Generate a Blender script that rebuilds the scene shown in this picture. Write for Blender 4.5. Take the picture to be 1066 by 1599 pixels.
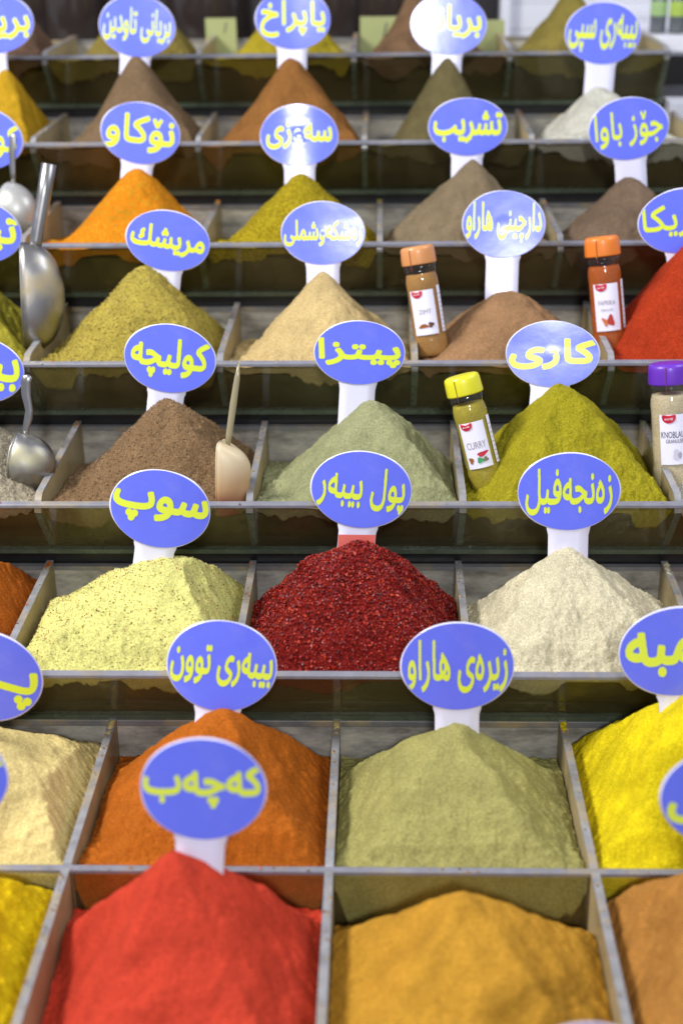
import bpy, bmesh, math, random
import numpy as np
from mathutils import Vector, Matrix, noise as mnoise

for o in list(bpy.data.objects):
    bpy.data.objects.remove(o)
scene = bpy.context.scene
COL = scene.collection
random.seed(7)
RNG = np.random.RandomState(11)

# ------------------------------------------------------------------ camera
W = 0.22                       # width of one compartment in metres
FPX, CX, CY = 2221.0, 533.0, 799.5      # focal length and centre in photograph pixels
YAW, PITCH, ROLL = -0.030, 0.420, -0.012
CAM = Vector((0.257, -5.205, 3.091)) * W
_f = Vector((math.sin(YAW) * math.cos(PITCH), math.cos(YAW) * math.cos(PITCH), -math.sin(PITCH)))
_r = Vector((math.cos(YAW), -math.sin(YAW), 0))
_u = _r.cross(_f)
_c, _s = math.cos(ROLL), math.sin(ROLL)
CR, CU, CF = _c * _r + _s * _u, -_s * _r + _c * _u, _f
cam_data = bpy.data.cameras.new('camera')
cam = bpy.data.objects.new('camera', cam_data)
COL.objects.link(cam)
cam.matrix_world = Matrix(((CR.x, CU.x, -CF.x, CAM.x), (CR.y, CU.y, -CF.y, CAM.y), (CR.z, CU.z, -CF.z, CAM.z), (0, 0, 0, 1)))
cam_data.sensor_width = 36
cam_data.lens = FPX / 1599 * 36
cam_data.clip_start = 0.02
cam_data.clip_end = 100
cam_data.dof.use_dof = True
cam_data.dof.focus_distance = 6.55 * W
cam_data.dof.aperture_fstop = 3.0
cam_data.dof.aperture_blades = 9
scene.camera = cam

# ------------------------------------------------------------------ world, lamps, exposure
world = bpy.data.worlds.new('World')
scene.world = world
world.use_nodes = True
world.node_tree.nodes['Background'].inputs[0].default_value = (0.80, 0.85, 1.0, 1)
world.node_tree.nodes['Background'].inputs[1].default_value = 0.48

def area_lamp(name, loc, target, sx, sy, power, color=(1, 1, 1)):
    d = bpy.data.lights.new(name, 'AREA')
    d.shape = 'RECTANGLE'
    d.size, d.size_y, d.energy, d.color = sx, sy, power, color
    o = bpy.data.objects.new(name, d)
    COL.objects.link(o)
    o.location = loc
    o.rotation_euler = (Vector(target) - Vector(loc)).to_track_quat('-Z', 'Y').to_euler()
    return o

GLARE_LAMP = Vector((0.15, -3.1, 1.95))
area_lamp('ceiling_lamp', (-1.35, -0.05, 1.65), (0.0, 0.30, 0.1), 0.6, 0.6, 55, (1.0, 0.98, 0.96))
area_lamp('ceiling_lamp', (1.35, 0.25, 1.75), (0.1, 0.35, 0.1), 0.8, 0.8, 17, (0.95, 0.97, 1.0))
area_lamp('ceiling_lamp', GLARE_LAMP, (0.0, 0.4, 0.2), 0.30, 0.20, 58, (0.93, 0.95, 1.0))

vs = scene.view_settings
vs.view_transform = 'Standard'
vs.look = 'None'
vs.exposure = 0.0
vs.gamma = 1.0
scene.cycles.max_bounces = 8
scene.cycles.transparent_max_bounces = 16
scene.cycles.caustics_reflective = False
scene.cycles.caustics_refractive = False
try:
    scene.cycles.use_denoising = True
except Exception:
    pass

# ------------------------------------------------------------------ helpers
def tag(o, label=None, cat=None, group=None, kind=None):
    if label: o['label'] = label
    if cat: o['category'] = cat
    if group: o['group'] = group
    if kind: o['kind'] = kind
    return o

def empty(name, loc=(0, 0, 0), mat=None):
    o = bpy.data.objects.new(name, None)
    o.empty_display_size = 0.02
    COL.objects.link(o)
    if mat is not None: o.matrix_world = mat
    else: o.location = loc
    return o

def mesh_obj(name, verts, faces, material, parent=None, smooth=False):
    me = bpy.data.meshes.new(name)
    me.from_pydata([tuple(v) for v in verts], [], [tuple(f) for f in faces])
    me.update()
    if smooth: me.polygons.foreach_set('use_smooth', [True] * len(me.polygons))
    if material: me.materials.append(material)
    o = bpy.data.objects.new(name, me)
    COL.objects.link(o)
    if parent: o.parent = parent
    return o

def np_mesh(name, V, F, material, parent=None, smooth=True):
    """V (n,3), F (m,3|4) numpy -> object"""
    me = bpy.data.meshes.new(name)
    k = F.shape[1]
    me.vertices.add(len(V)); me.vertices.foreach_set('co', V.astype(np.float32).ravel())
    me.loops.add(F.size); me.loops.foreach_set('vertex_index', F.astype(np.int32).ravel())
    me.polygons.add(len(F))
    me.polygons.foreach_set('loop_start', np.arange(0, F.size, k, dtype=np.int32))
    me.polygons.foreach_set('loop_total', np.full(len(F), k, dtype=np.int32))
    me.polygons.foreach_set('use_smooth', np.full(len(F), smooth))
    me.update(calc_edges=True)
    me.validate()
    if material: me.materials.append(material)
    o = bpy.data.objects.new(name, me)
    COL.objects.link(o)
    if parent: o.parent = parent
    return o

def box(name, lo, hi, material, parent=None, bevel=0.0):
    x0, y0, z0 = lo; x1, y1, z1 = hi
    v = [(x0, y0, z0), (x1, y0, z0), (x1, y1, z0), (x0, y1, z0), (x0, y0, z1), (x1, y0, z1), (x1, y1, z1), (x0, y1, z1)]
    f = [(0, 3, 2, 1), (4, 5, 6, 7), (0, 1, 5, 4), (1, 2, 6, 5), (2, 3, 7, 6), (3, 0, 4, 7)]
    o = mesh_obj(name, v, f, material, parent)
    if bevel:
        m = o.modifiers.new('bevel', 'BEVEL'); m.width = bevel; m.segments = 2
    return o

def extrude_x(name, prof, x0, x1, material, parent=None, bevel=0.0):
    """closed (y,z) outline swept along x"""
    n = len(prof)
    v = [(x0, y, z) for y, z in prof] + [(x1, y, z) for y, z in prof]
    f = [tuple(range(n))[::-1], tuple(range(n, 2 * n))] + [(i, (i + 1) % n, n + (i + 1) % n, n + i) for i in range(n)]
    o = mesh_obj(name, v, f, material, parent)
    if bevel:
        m = o.modifiers.new('bevel', 'BEVEL'); m.width = bevel; m.segments = 2; m.limit_method = 'ANGLE'
    return o

def lathe(name, prof, material, parent=None, seg=48, a0=0.0, a1=2 * math.pi, smooth=True):
    """(r,z) outline turned about z"""
    full = abs(a1 - a0 - 2 * math.pi) < 1e-6
    m = seg if full else seg + 1
    V, F = [], []
    for r, z in prof:
        for i in range(m):
            a = a0 + (a1 - a0) * i / seg
            V.append((r * math.cos(a), r * math.sin(a), z))
    for j in range(len(prof) - 1):
        for i in range(seg):
            i2 = (i + 1) % m
            F.append((j * m + i, j * m + i2, (j + 1) * m + i2, (j + 1) * m + i))
    return mesh_obj(name, V, F, material, parent, smooth)

def project(P):
    d = Vector(P) - CAM
    z = d.dot(CF)
    return CX + FPX * d.dot(CR) / z, CY - FPX * d.dot(CU) / z, z

def ray(px, py):
    return (CF + CR * ((px - CX) / FPX) + CU * ((CY - py) / FPX))

def unproj(px, py, Y):
    d = ray(px, py)
    t = (Y - CAM.y) / d.y
    return CAM + d * t

# vectorised value noise
_T = RNG.rand(256, 256)
def vnoise(x, y):
    xi = np.floor(x).astype(int); yi = np.floor(y).astype(int)
    fx = x - xi; fy = y - yi
    fx = fx * fx * fx * (fx * (fx * 6 - 15) + 10); fy = fy * fy * fy * (fy * (fy * 6 - 15) + 10)
    a = _T[xi & 255, yi & 255]; b = _T[(xi + 1) & 255, yi & 255]
    c = _T[xi & 255, (yi + 1) & 255]; d = _T[(xi + 1) & 255, (yi + 1) & 255]
    return ((a * (1 - fx) + b * fx) * (1 - fy) + (c * (1 - fx) + d * fx) * fy) * 2 - 1
def fbm(x, y, octv=4, gain=0.5):
    s = 0; a = 1.0
    for i in range(octv):
        s = s + a * vnoise(x * 2 ** i + 17.3 * i, y * 2 ** i + 5.1 * i); a *= gain
    return s

def lin(c):
    return tuple(((v / 255) / 12.92) if v <= 10 else (((v / 255) + 0.055) / 1.055) ** 2.4 for v in c)

# ------------------------------------------------------------------ materials
def new_mat(name):
    m = bpy.data.materials.new(name)
    m.use_nodes = True
    nt = m.node_tree
    return m, nt, nt.nodes['Principled BSDF']

def simple_mat(name, rgb, rough=0.5, metal=0.0, coat=0.0, spec=0.5, vary=0.0, vscale=40, bump=0.0, bscale=300, dust=None):
    m, nt, b = new_mat(name)
    b.inputs['Base Color'].default_value = (*rgb, 1)
    b.inputs['Roughness'].default_value = rough
    b.inputs['Metallic'].default_value = metal
    b.inputs['Coat Weight'].default_value = coat
    b.inputs['Coat Roughness'].default_value = 0.16
    b.inputs['Specular IOR Level'].default_value = spec
    tc = nt.nodes.new('ShaderNodeTexCoord')
    if vary:
        n = nt.nodes.new('ShaderNodeTexNoise'); n.inputs['Scale'].default_value = vscale; n.inputs['Detail'].default_value = 5
        nt.links.new(tc.outputs['Object'], n.inputs['Vector'])
        mx = nt.nodes.new('ShaderNodeMix'); mx.data_type = 'RGBA'
        mx.inputs[6].default_value = (*[max(0, v * (1 - vary)) for v in rgb], 1)
        mx.inputs[7].default_value = (*[min(1, v * (1 + vary)) for v in rgb], 1)
        nt.links.new(n.outputs['Fac'], mx.inputs[0]); nt.links.new(mx.outputs[2], b.inputs['Base Color'])
        mr = nt.nodes.new('ShaderNodeMapRange'); mr.inputs[3].default_value = max(0.02, rough - 0.12); mr.inputs[4].default_value = min(1, rough + 0.15)
        nt.links.new(n.outputs['Fac'], mr.inputs[0]); nt.links.new(mr.outputs[0], b.inputs['Roughness'])
    if dust:
        src = b.inputs['Base Color'].links[0].from_socket
        n4 = nt.nodes.new('ShaderNodeTexNoise'); n4.inputs['Scale'].default_value = 17; n4.inputs['Detail'].default_value = 8; n4.inputs['Roughness'].default_value = 0.72
        nt.links.new(tc.outputs['Object'], n4.inputs['Vector'])
        m4 = nt.nodes.new('ShaderNodeMapRange'); m4.inputs[1].default_value = 0.50; m4.inputs[2].default_value = 0.66; m4.inputs[4].default_value = dust[1]
        nt.links.new(n4.outputs['Fac'], m4.inputs[0])
        x4 = nt.nodes.new('ShaderNodeMix'); x4.data_type = 'RGBA'; x4.inputs[7].default_value = (*dust[0], 1)
        nt.links.new(m4.outputs[0], x4.inputs[0]); nt.links.new(src, x4.inputs[6]); nt.links.new(x4.outputs[2], b.inputs['Base Color'])
    if bump:
        n2 = nt.nodes.new('ShaderNodeTexNoise'); n2.inputs['Scale'].default_value = bscale; n2.inputs['Detail'].default_value = 4
        nt.links.new(tc.outputs['Object'], n2.inputs['Vector'])
        bp = nt.nodes.new('ShaderNodeBump'); bp.inputs['Strength'].default_value = bump; bp.inputs['Distance'].default_value = 0.001
        nt.links.new(n2.outputs['Fac'], bp.inputs['Height']); nt.links.new(bp.outputs[0], b.inputs['Normal'])
    return m

ALB = 0.72
def spice_mat(name, rgb255, grain=620, contrast=0.34, coarse=0.0, accent=None):
    """dry powder: granular colour mottling and relief"""
    m, nt, b = new_mat(name)
    base = np.array(lin(rgb255)) * ALB
    base = base * np.array([0.985, 1.0, 0.96])
    b.inputs['Roughness'].default_value = 0.95
    b.inputs['Specular IOR Level'].default_value = 0.12
    N, L = nt.nodes, nt.links
    tc = N.new('ShaderNodeTexCoord')
    n1 = N.new('ShaderNodeTexNoise'); n1.inputs['Scale'].default_value = grain; n1.inputs['Detail'].default_value = 3; n1.inputs['Roughness'].default_value = 0.7
    n2 = N.new('ShaderNodeTexNoise'); n2.inputs['Scale'].default_value = 38; n2.inputs['Detail'].default_value = 5
    L.new(tc.outputs['Object'], n1.inputs['Vector']); L.new(tc.outputs['Object'], n2.inputs['Vector'])
    r1 = N.new('ShaderNodeMapRange'); r1.inputs[1].default_value = 0.32; r1.inputs[2].default_value = 0.68
    L.new(n1.outputs['Fac'], r1.inputs[0])
    mx = N.new('ShaderNodeMix'); mx.data_type = 'RGBA'
    lo = base * (1 - contrast); hi = np.minimum(base * (1 + contrast) + 0.01, 0.95)
    mx.inputs[6].default_value = (*lo, 1); mx.inputs[7].default_value = (*hi, 1)
    L.new(r1.outputs[0], mx.inputs[0])
    mx2 = N.new('ShaderNodeMix'); mx2.data_type = 'RGBA'; mx2.blend_type = 'MULTIPLY'; mx2.inputs[0].default_value = 1
    r2 = N.new('ShaderNodeMapRange'); r2.inputs[1].default_value = 0.3; r2.inputs[2].default_value = 0.7; r2.inputs[3].default_value = 0.84; r2.inputs[4].default_value = 1.10
    L.new(n2.outputs['Fac'], r2.inputs[0])
    cmb = N.new('ShaderNodeCombineColor')
    for i in range(3): L.new(r2.outputs[0], cmb.inputs[i])
    L.new(mx.outputs[2], mx2.inputs[6]); L.new(cmb.outputs[0], mx2.inputs[7])
    out = mx2.outputs[2]
    if accent is not None:
        vo = N.new('ShaderNodeTexVoronoi'); vo.inputs['Scale'].default_value = grain * 0.45
        L.new(tc.outputs['Object'], vo.inputs['Vector'])
        lt = N.new('ShaderNodeMath'); lt.operation = 'LESS_THAN'; lt.inputs[1].default_value = 0.48
        L.new(vo.outputs['Distance'], lt.inputs[0])
        mx3 = N.new('ShaderNodeMix'); mx3.data_type = 'RGBA'
        L.new(lt.outputs[0], mx3.inputs[0]); L.new(out, mx3.inputs[6]); mx3.inputs[7].default_value = (*(np.array(lin(accent)) * ALB), 1)
        out = mx3.outputs[2]
    L.new(out, b.inputs['Base Color'])
    n3 = N.new('ShaderNodeTexNoise'); n3.inputs['Scale'].default_value = 420 if coarse < 0.5 else 260; n3.inputs['Detail'].default_value = 4; n3.inputs['Roughness'].default_value = 0.65
    L.new(tc.outputs['Object'], n3.inputs['Vector'])
    bp = N.new('ShaderNodeBump'); bp.inputs['Strength'].default_value = 0.42 + 0.45 * coarse; bp.inputs['Distance'].default_value = 0.0012 + 0.0012 * coarse
    L.new(n3.outputs['Fac'], bp.inputs['Height']); L.new(bp.outputs[0], b.inputs['Normal'])
    return m

def chip_mat(name, ramp):
    """colour chosen per flake from a stored random number"""
    m, nt, b = new_mat(name)
    N, L = nt.nodes, nt.links
    at = N.new('ShaderNodeAttribute'); at.attribute_name = 'pick'
    cr = N.new('ShaderNodeValToRGB'); cr.color_ramp.interpolation = 'CONSTANT'
    els = cr.color_ramp.elements
    while len(els) < len(ramp): els.new(0.5)
    for e, (p, c) in zip(els, ramp):
        e.position = p; e.color = (*(np.array(lin(c)) * ALB), 1)
    L.new(at.outputs['Fac'], cr.inputs[0]); L.new(cr.outputs[0], b.inputs['Base Color'])
    b.inputs['Roughness'].default_value = 0.45
    b.inputs['Specular IOR Level'].default_value = 0.4
    return m

def glass_mat(name, tint, film_rgb, film_lo, film_hi, dscale=14, seed=0.0, stretch=(1, 1, 1)):
    """sheet glass: tinted see-through + Fresnel mirror + dust film (on front panes also painted reflections)"""
    m = bpy.data.materials.new(name); m.use_nodes = True
    nt = m.node_tree; N, L = nt.nodes, nt.links
    N.remove(N['Principled BSDF'])
    out = N['Material Output']
    tr = N.new('ShaderNodeBsdfTransparent'); tr.inputs[0].default_value = (*tint, 1)
    gl = N.new('ShaderNodeBsdfGlossy'); gl.inputs['Roughness'].default_value = 0.06; gl.inputs[0].default_value = (0.95, 0.97, 0.95, 1)
    lw = N.new('ShaderNodeLayerWeight'); lw.inputs[0].default_value = 0.5
    pw = N.new('ShaderNodeMath'); pw.operation = 'POWER'; pw.inputs[1].default_value = 4.0
    L.new(lw.outputs['Facing'], pw.inputs[0])
    fr = N.new('ShaderNodeMath'); fr.operation = 'MULTIPLY_ADD'; fr.inputs[1].default_value = 0.9; fr.inputs[2].default_value = 0.045
    L.new(pw.outputs[0], fr.inputs[0])
    mix = N.new('ShaderNodeMixShader')
    L.new(fr.outputs[0], mix.inputs[0]); L.new(tr.outputs[0], mix.inputs[1]); L.new(gl.outputs[0], mix.inputs[2])
    df = N.new('ShaderNodeBsdfDiffuse'); df.inputs[0].default_value = (*film_rgb, 1)
    tc = N.new('ShaderNodeTexCoord')
    mp = N.new('ShaderNodeMapping'); mp.inputs['Location'].default_value = (seed, seed * 1.7, 0); mp.inputs['Scale'].default_value = stretch
    n = N.new('ShaderNodeTexNoise'); n.inputs['Scale'].default_value = dscale; n.inputs['Detail'].default_value = 7; n.inputs['Roughness'].default_value = 0.65
    L.new(tc.outputs['Object'], mp.inputs[0]); L.new(mp.outputs[0], n.inputs['Vector'])
    mr = N.new('ShaderNodeMapRange'); mr.inputs[1].default_value = 0.35; mr.inputs[2].default_value = 0.7; mr.inputs[3].default_value = film_lo; mr.inputs[4].default_value = film_hi
    L.new(n.outputs['Fac'], mr.inputs[0])
    mix2 = N.new('ShaderNodeMixShader')
    L.new(mr.outputs[0], mix2.inputs[0]); L.new(mix.outputs[0], mix2.inputs[1]); L.new(df.outputs[0], mix2.inputs[2])
    L.new(mix2.outputs[0], out.inputs['Surface'])
    return m

M_front = glass_mat('front_glass', (0.975, 0.98, 0.955), (0.34, 0.28, 0.11), 0.0, 0.12, 9, 0.0, (0.35, 1, 1.6))  # olive film: powder dust, plus reflections of the lower heaps painted in as streaks
M_divider = glass_mat('divider_glass', (0.70, 0.74, 0.60), (0.44, 0.35, 0.19), 0.55, 0.95, 10, 3.0)
M_rim = simple_mat('ground_glass_edge', (0.20, 0.20, 0.235), 0.35, 0, 0.3, 0.6, 0.3, 60, dust=((0.34, 0.26, 0.12), 0.65))
M_edge = simple_mat('ground_divider_edge', (0.25, 0.25, 0.26), 0.32, 0, 0.4, 0.7, 0.5, 90, dust=((0.38, 0.28, 0.13), 0.75))
M_lower = simple_mat('green_glass_edge', (0.09, 0.115, 0.08), 0.25, 0, 0.5, 0.6, 0.4, 50)
M_floor = simple_mat('tray_floor', (0.050, 0.038, 0.013), 0.5, 0, 0, 0.4, 0.4, 30)
M_stand = simple_mat('stand_black', (0.010, 0.010, 0.011), 0.35, 0, 0, 0.5, 0.3, 40)
M_cap = simple_mat('back_cap', (0.20, 0.20, 0.20), 0.35, 0.2, 0, 0.5, 0.4, 35, dust=((0.40, 0.30, 0.14), 0.85))
M_steel = simple_mat('steel', (0.34, 0.335, 0.33), 0.34, 1.0, 0, 0.5, 0.12, 60)
M_white_card = simple_mat('white_card', lin((226, 225, 246)), 0.25, 0, 0.3, 0.5, 0.03, 30, bump=0.2, bscale=34)
M_blue = simple_mat('blue_print', lin((104, 118, 246)), 0.17, 0, 0.6, 0.5, 0.08, 22, bump=0.25, bscale=34, dust=(lin((150, 152, 236)), 0.25))
M_yellow = simple_mat('yellow_print', lin((226, 240, 64)), 0.17, 0, 0.6, 0.5)
M_red_stain = simple_mat('red_stained_card', lin((225, 110, 100)), 0.4, 0, 0.2, 0.5, 0.12, 120)

def back_mat():
    """rear glass backed in grey, smeared with powder"""
    m, nt, b = new_mat('smeared_back_panel')
    N, L = nt.nodes, nt.links
    tc = N.new('ShaderNodeTexCoord')
    mp = N.new('ShaderNodeMapping'); mp.inputs['Scale'].default_value = (9, 9, 26)
    n = N.new('ShaderNodeTexNoise'); n.inputs['Scale'].default_value = 1.6; n.inputs['Detail'].default_value = 8; n.inputs['Roughness'].default_value = 0.7
    L.new(tc.outputs['Object'], mp.inputs[0]); L.new(mp.outputs[0], n.inputs['Vector'])
    cr = N.new('ShaderNodeValToRGB')
    e = cr.color_ramp.elements
    e[0].position = 0.30; e[0].color = (0.10, 0.09, 0.075, 1)
    e[1].position = 0.52; e[1].color = (0.36, 0.34, 0.29, 1)
    x = e.new(0.62); x.color = (0.50, 0.46, 0.37, 1)
    x = e.new(0.78); x.color = (0.70, 0.63, 0.48, 1)
    L.new(n.outputs['Fac'], cr.inputs[0]); L.new(cr.outputs[0], b.inputs['Base Color'])
    b.inputs['Roughness'].default_value = 0.3
    return m
M_back = back_mat()

# ------------------------------------------------------------------ layout of the tiers
STEP = (0.862 * W, 0.409 * W)
D = 1.056 * W
FBY, FBZ = 0.21 * W, -0.331 * W
OFF = {-1: -0.937, 0: -0.937, 1: -0.937, 2: -1.365, 3: -1.358, 4: -1.568, 5: -1.748, 6: -1.840, 7: -1.916}
def row_base(r):
    if r >= 2: return (r - 2) * STEP[0], (r - 2) * STEP[1]
    if r == 1: return -0.847 * W, -0.360 * W
    if r == 0: return -0.847 * W - D, -0.360 * W
    return -0.847 * W - 2 * D - 0.10 * W, -0.62 * W
GT = 0.006                      # glass thickness
KMIN = {7: -1, 6: -1, 5: -1, 4: -1, 3: -1, 2: -1, 1: -1, 0: -1, -1: 1}
KMAX = {7: 4, 6: 4, 5: 4, 4: 4, 3: 4, 2: 4, 1: 3, 0: 3, -1: 2}
def div_x(r, k): return (OFF[r] + k) * W

TRAY_LABEL = {
    7: 'topmost stepped glass tray, in front of the dark storage jars',
    6: 'glass tray holding the white cream heap and the dark olive heap',
    5: 'glass tray holding the bright orange heap and the taupe heap',
    4: 'glass tray holding the red paprika heap and two orange capped jars',
    3: 'glass tray holding the sage green heap and the yellow capped jar',
    2: 'glass tray holding the dark red pepper flakes and pale ginger heap',
    1: 'lower glass tray holding the turmeric yellow and khaki green heaps',
    0: 'lowest glass tray, holding the scarlet red heap',
    -1: 'small glass tray below the mustard heap',
}
def divider_profile(y0, y1, ztop, zbot, rad, slope):
    pts = [(y0 + slope * (ztop - rad - zbot) / (ztop - zbot) * 0, ztop - rad)]
    n = 8
    for i in range(1, n + 1):
        a = math.pi - (math.pi / 2) * i / n
        pts.append((y0 + rad + rad * math.cos(a), ztop - rad + rad * math.sin(a)))
    pts += [(y1, ztop), (y1, zbot), (y0 + slope, zbot)]
    return pts

def divider(r, k, parent, yb, zb):
    x = div_x(r, k)
    t = 0.0032
    if r >= 2:
        y0, y1 = yb + GT + 0.001, yb + D - 0.001
        zt, zbot, rad, slope = zb + 0.030 * W, zb + FBZ + 0.006, 0.075 * W, FBY - 0.004
    else:
        y0, y1 = yb + GT + 0.001, yb + D - 0.001
        zt, zbot, rad, slope = zb + 0.004, zb - 0.36 * W, 0.003, 0.0
    prof = divider_profile(y0, y1, zt, zbot, rad, slope)
    d = extrude_x('divider', prof, x - t, x + t, M_divider, parent)
    # ground edge: a strip running up the front, round the corner and along the top
    path = prof[:-2]
    V, F = [], []
    e, tt = 0.0012, t + 0.0004
    for i, (y, z) in enumerate(path):
        a = path[max(0, i - 1)]; b = path[min(len(path) - 1, i + 1)]
        ty, tz = b[0] - a[0], b[1] - a[1]
        l = math.hypot(ty, tz) or 1
        ny, nz = -tz / l, ty / l
        for sx in (-1, 1):
            V.append((x + sx * tt, y + ny * e, z + nz * e))
        for sx in (1, -1):
            V.append((x + sx * tt, y - ny * 0.0008, z - nz * 0.0008))
    for i in range(len(path) - 1):
        for j in range(4):
            F.append((4 * i + j, 4 * i + (j + 1) % 4, 4 * i + 4 + (j + 1) % 4, 4 * i + 4 + j))
    F += [(0, 1, 2, 3), tuple(4 * (len(path) - 1) + j for j in (3, 2, 1, 0))]
    mesh_obj('ground_edge', V, F, M_edge, d)
    if r >= 2:
        ya, yc = y0, y0 + slope
        za, zc = zt - rad - 0.002, zbot
        extrude_x('front_edge', [(ya - 0.0006, za), (yc - 0.0006, zc), (yc + 0.003, zc), (ya + 0.003, za)], x - t - 0.0003, x + t + 0.0003, M_lower, d)

for r in range(-1, 8):
    yb, zb = row_base(r)
    xl, xr = div_x(r, KMIN[r]) - 0.004, div_x(r, KMAX[r]) + 0.004
    root = tag(empty('glass_tray', ((xl + xr) / 2, yb + D / 2, zb + FBZ)), TRAY_LABEL[r], 'tray', 'stepped glass trays of the spice stand')
    root_inv = Matrix.Translation(-root.location)
    kids0 = set(COL.objects)
    if r >= 2:
        L_ = math.hypot(FBY, FBZ)
        ny, nz = -FBZ / L_ , FBY / L_      # inward normal of the leaning pane
        extrude_x('front_pane', [(yb, zb), (yb + FBY, zb + FBZ), (yb + FBY + GT * ny, zb + FBZ + GT * nz), (yb + GT * ny, zb + GT * nz - 0.0005)], xl, xr, M_front, None)
        extrude_x('front_rim', [(yb - 0.0007, zb - 0.0016), (yb - 0.0006, zb + 0.0012), (yb + 0.0005, zb + 0.0022), (yb + GT * 0.98, zb + 0.0032), (yb + GT * 1.1, zb + 0.0008)], xl - 0.0008, xr + 0.0008, M_rim, None)
        extrude_x('lower_rim', [(yb + FBY - 0.0032, zb + FBZ + 0.0030), (yb + FBY - 0.0010, zb + FBZ - 0.0030), (yb + FBY + 0.006, zb + FBZ - 0.0030), (yb + FBY + 0.0045, zb + FBZ + 0.0035)], xl - 0.0008, xr + 0.0008, M_lower, None)
        box('tray_floor', (xl, yb + FBY + 0.007, zb + FBZ - 0.003), (xr, yb + D + 0.005, zb + FBZ + 0.002), M_floor, None)
        extrude_x('cavity_shade_board', [(yb + 0.075 * W + 0.10 * W * 0.63, zb - 0.10 * W), (yb + FBY + 0.075 * W, zb + FBZ + 0.0022), (yb + FBY + 0.075 * W + 0.003, zb + FBZ + 0.0022), (yb + 0.075 * W + 0.10 * W * 0.63 + 0.003, zb - 0.10 * W)], xl + 0.001, xr - 0.001, M_floor, None)  # added board, coloured dark to stand for the shaded hollow under the powder
        box('back_panel', (xl, yb + D, zb + FBZ + 0.0025), (xr, yb + D + 0.005, zb - 0.0045), M_back, None)
        box('back_rim', (xl - 0.001, yb + D - 0.0015, zb - 0.004), (xr + 0.001, yb + D + 0.0065, zb + 0.0005), M_cap, None)
    else:
        box('front_pane', (xl, yb, zb - 0.36 * W), (xr, yb + GT, zb - 0.001), M_front, None)
        box('front_rim', (xl - 0.001, yb - 0.0006, zb - 0.0008), (xr + 0.001, yb + GT + 0.0006, zb + 0.003), M_rim, None, 0.0006)
        box('tray_floor', (xl, yb + GT + 0.0005, zb - 0.37 * W), (xr, yb + D + 0.0, zb - 0.362 * W), M_floor, None)
        if r != 0:
            box('back_panel', (xl, yb + D, zb - 0.36 * W), (xr, yb + D + 0.005, zb - 0.0045), M_back, None)
            box('back_rim', (xl - 0.001, yb + D - 0.0015, zb - 0.004), (xr + 0.001, yb + D + 0.0065, zb + 0.003), M_cap, None, 0.0008)
    for k in range(KMIN[r], KMAX[r] + 1):
        if r >= 2 and k in (KMIN[r], KMAX[r]):
            pass
        divider(r, k, None, yb, zb)
    for o in set(COL.objects) - kids0:
        if o.parent is None:
            o.parent = root
            o.matrix_parent_inverse = root_inv

# the black stepped stand under the trays
prof = []
zlow = -0.62 * W - 0.5
y_front = row_base(-1)[0] + 0.01
pts = [(y_front, zlow), (y_front, row_base(-1)[1] - 0.372 * W), (row_base(-1)[0] + D + 0.004, row_base(-1)[1] - 0.372 * W)]
y0 = row_base(0)[0] + 0.004
pts += [(y0, row_base(-1)[1] - 0.372 * W), (y0, row_base(0)[1] - 0.372 * W)]
y2, z2 = row_base(2)
pts += [(y2 + FBY + 0.006, row_base(1)[1] - 0.372 * W), (y2 + FBY + 0.006, z2 + FBZ - 0.0045)]
for r in range(3, 8):
    yb, zb = row_base(r)
    pts += [(yb + FBY + 0.006, zb - STEP[1] + FBZ - 0.0045), (yb + FBY + 0.006, zb + FBZ - 0.0045)]
yb, zb = row_base(7)
pts += [(yb + D + 0.02, zb + FBZ - 0.0045), (yb + D + 0.02, zlow)]
# drop repeated points
cl = []
for p in pts:
    if not cl or (abs(cl[-1][0] - p[0]) + abs(cl[-1][1] - p[1])) > 1e-5: cl.append(p)
st = extrude_x('display_stand', cl, -0.75, 0.70, M_stand)
tag(st, 'black stepped stand carrying all the glass trays', 'display stand', None, 'structure')

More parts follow.
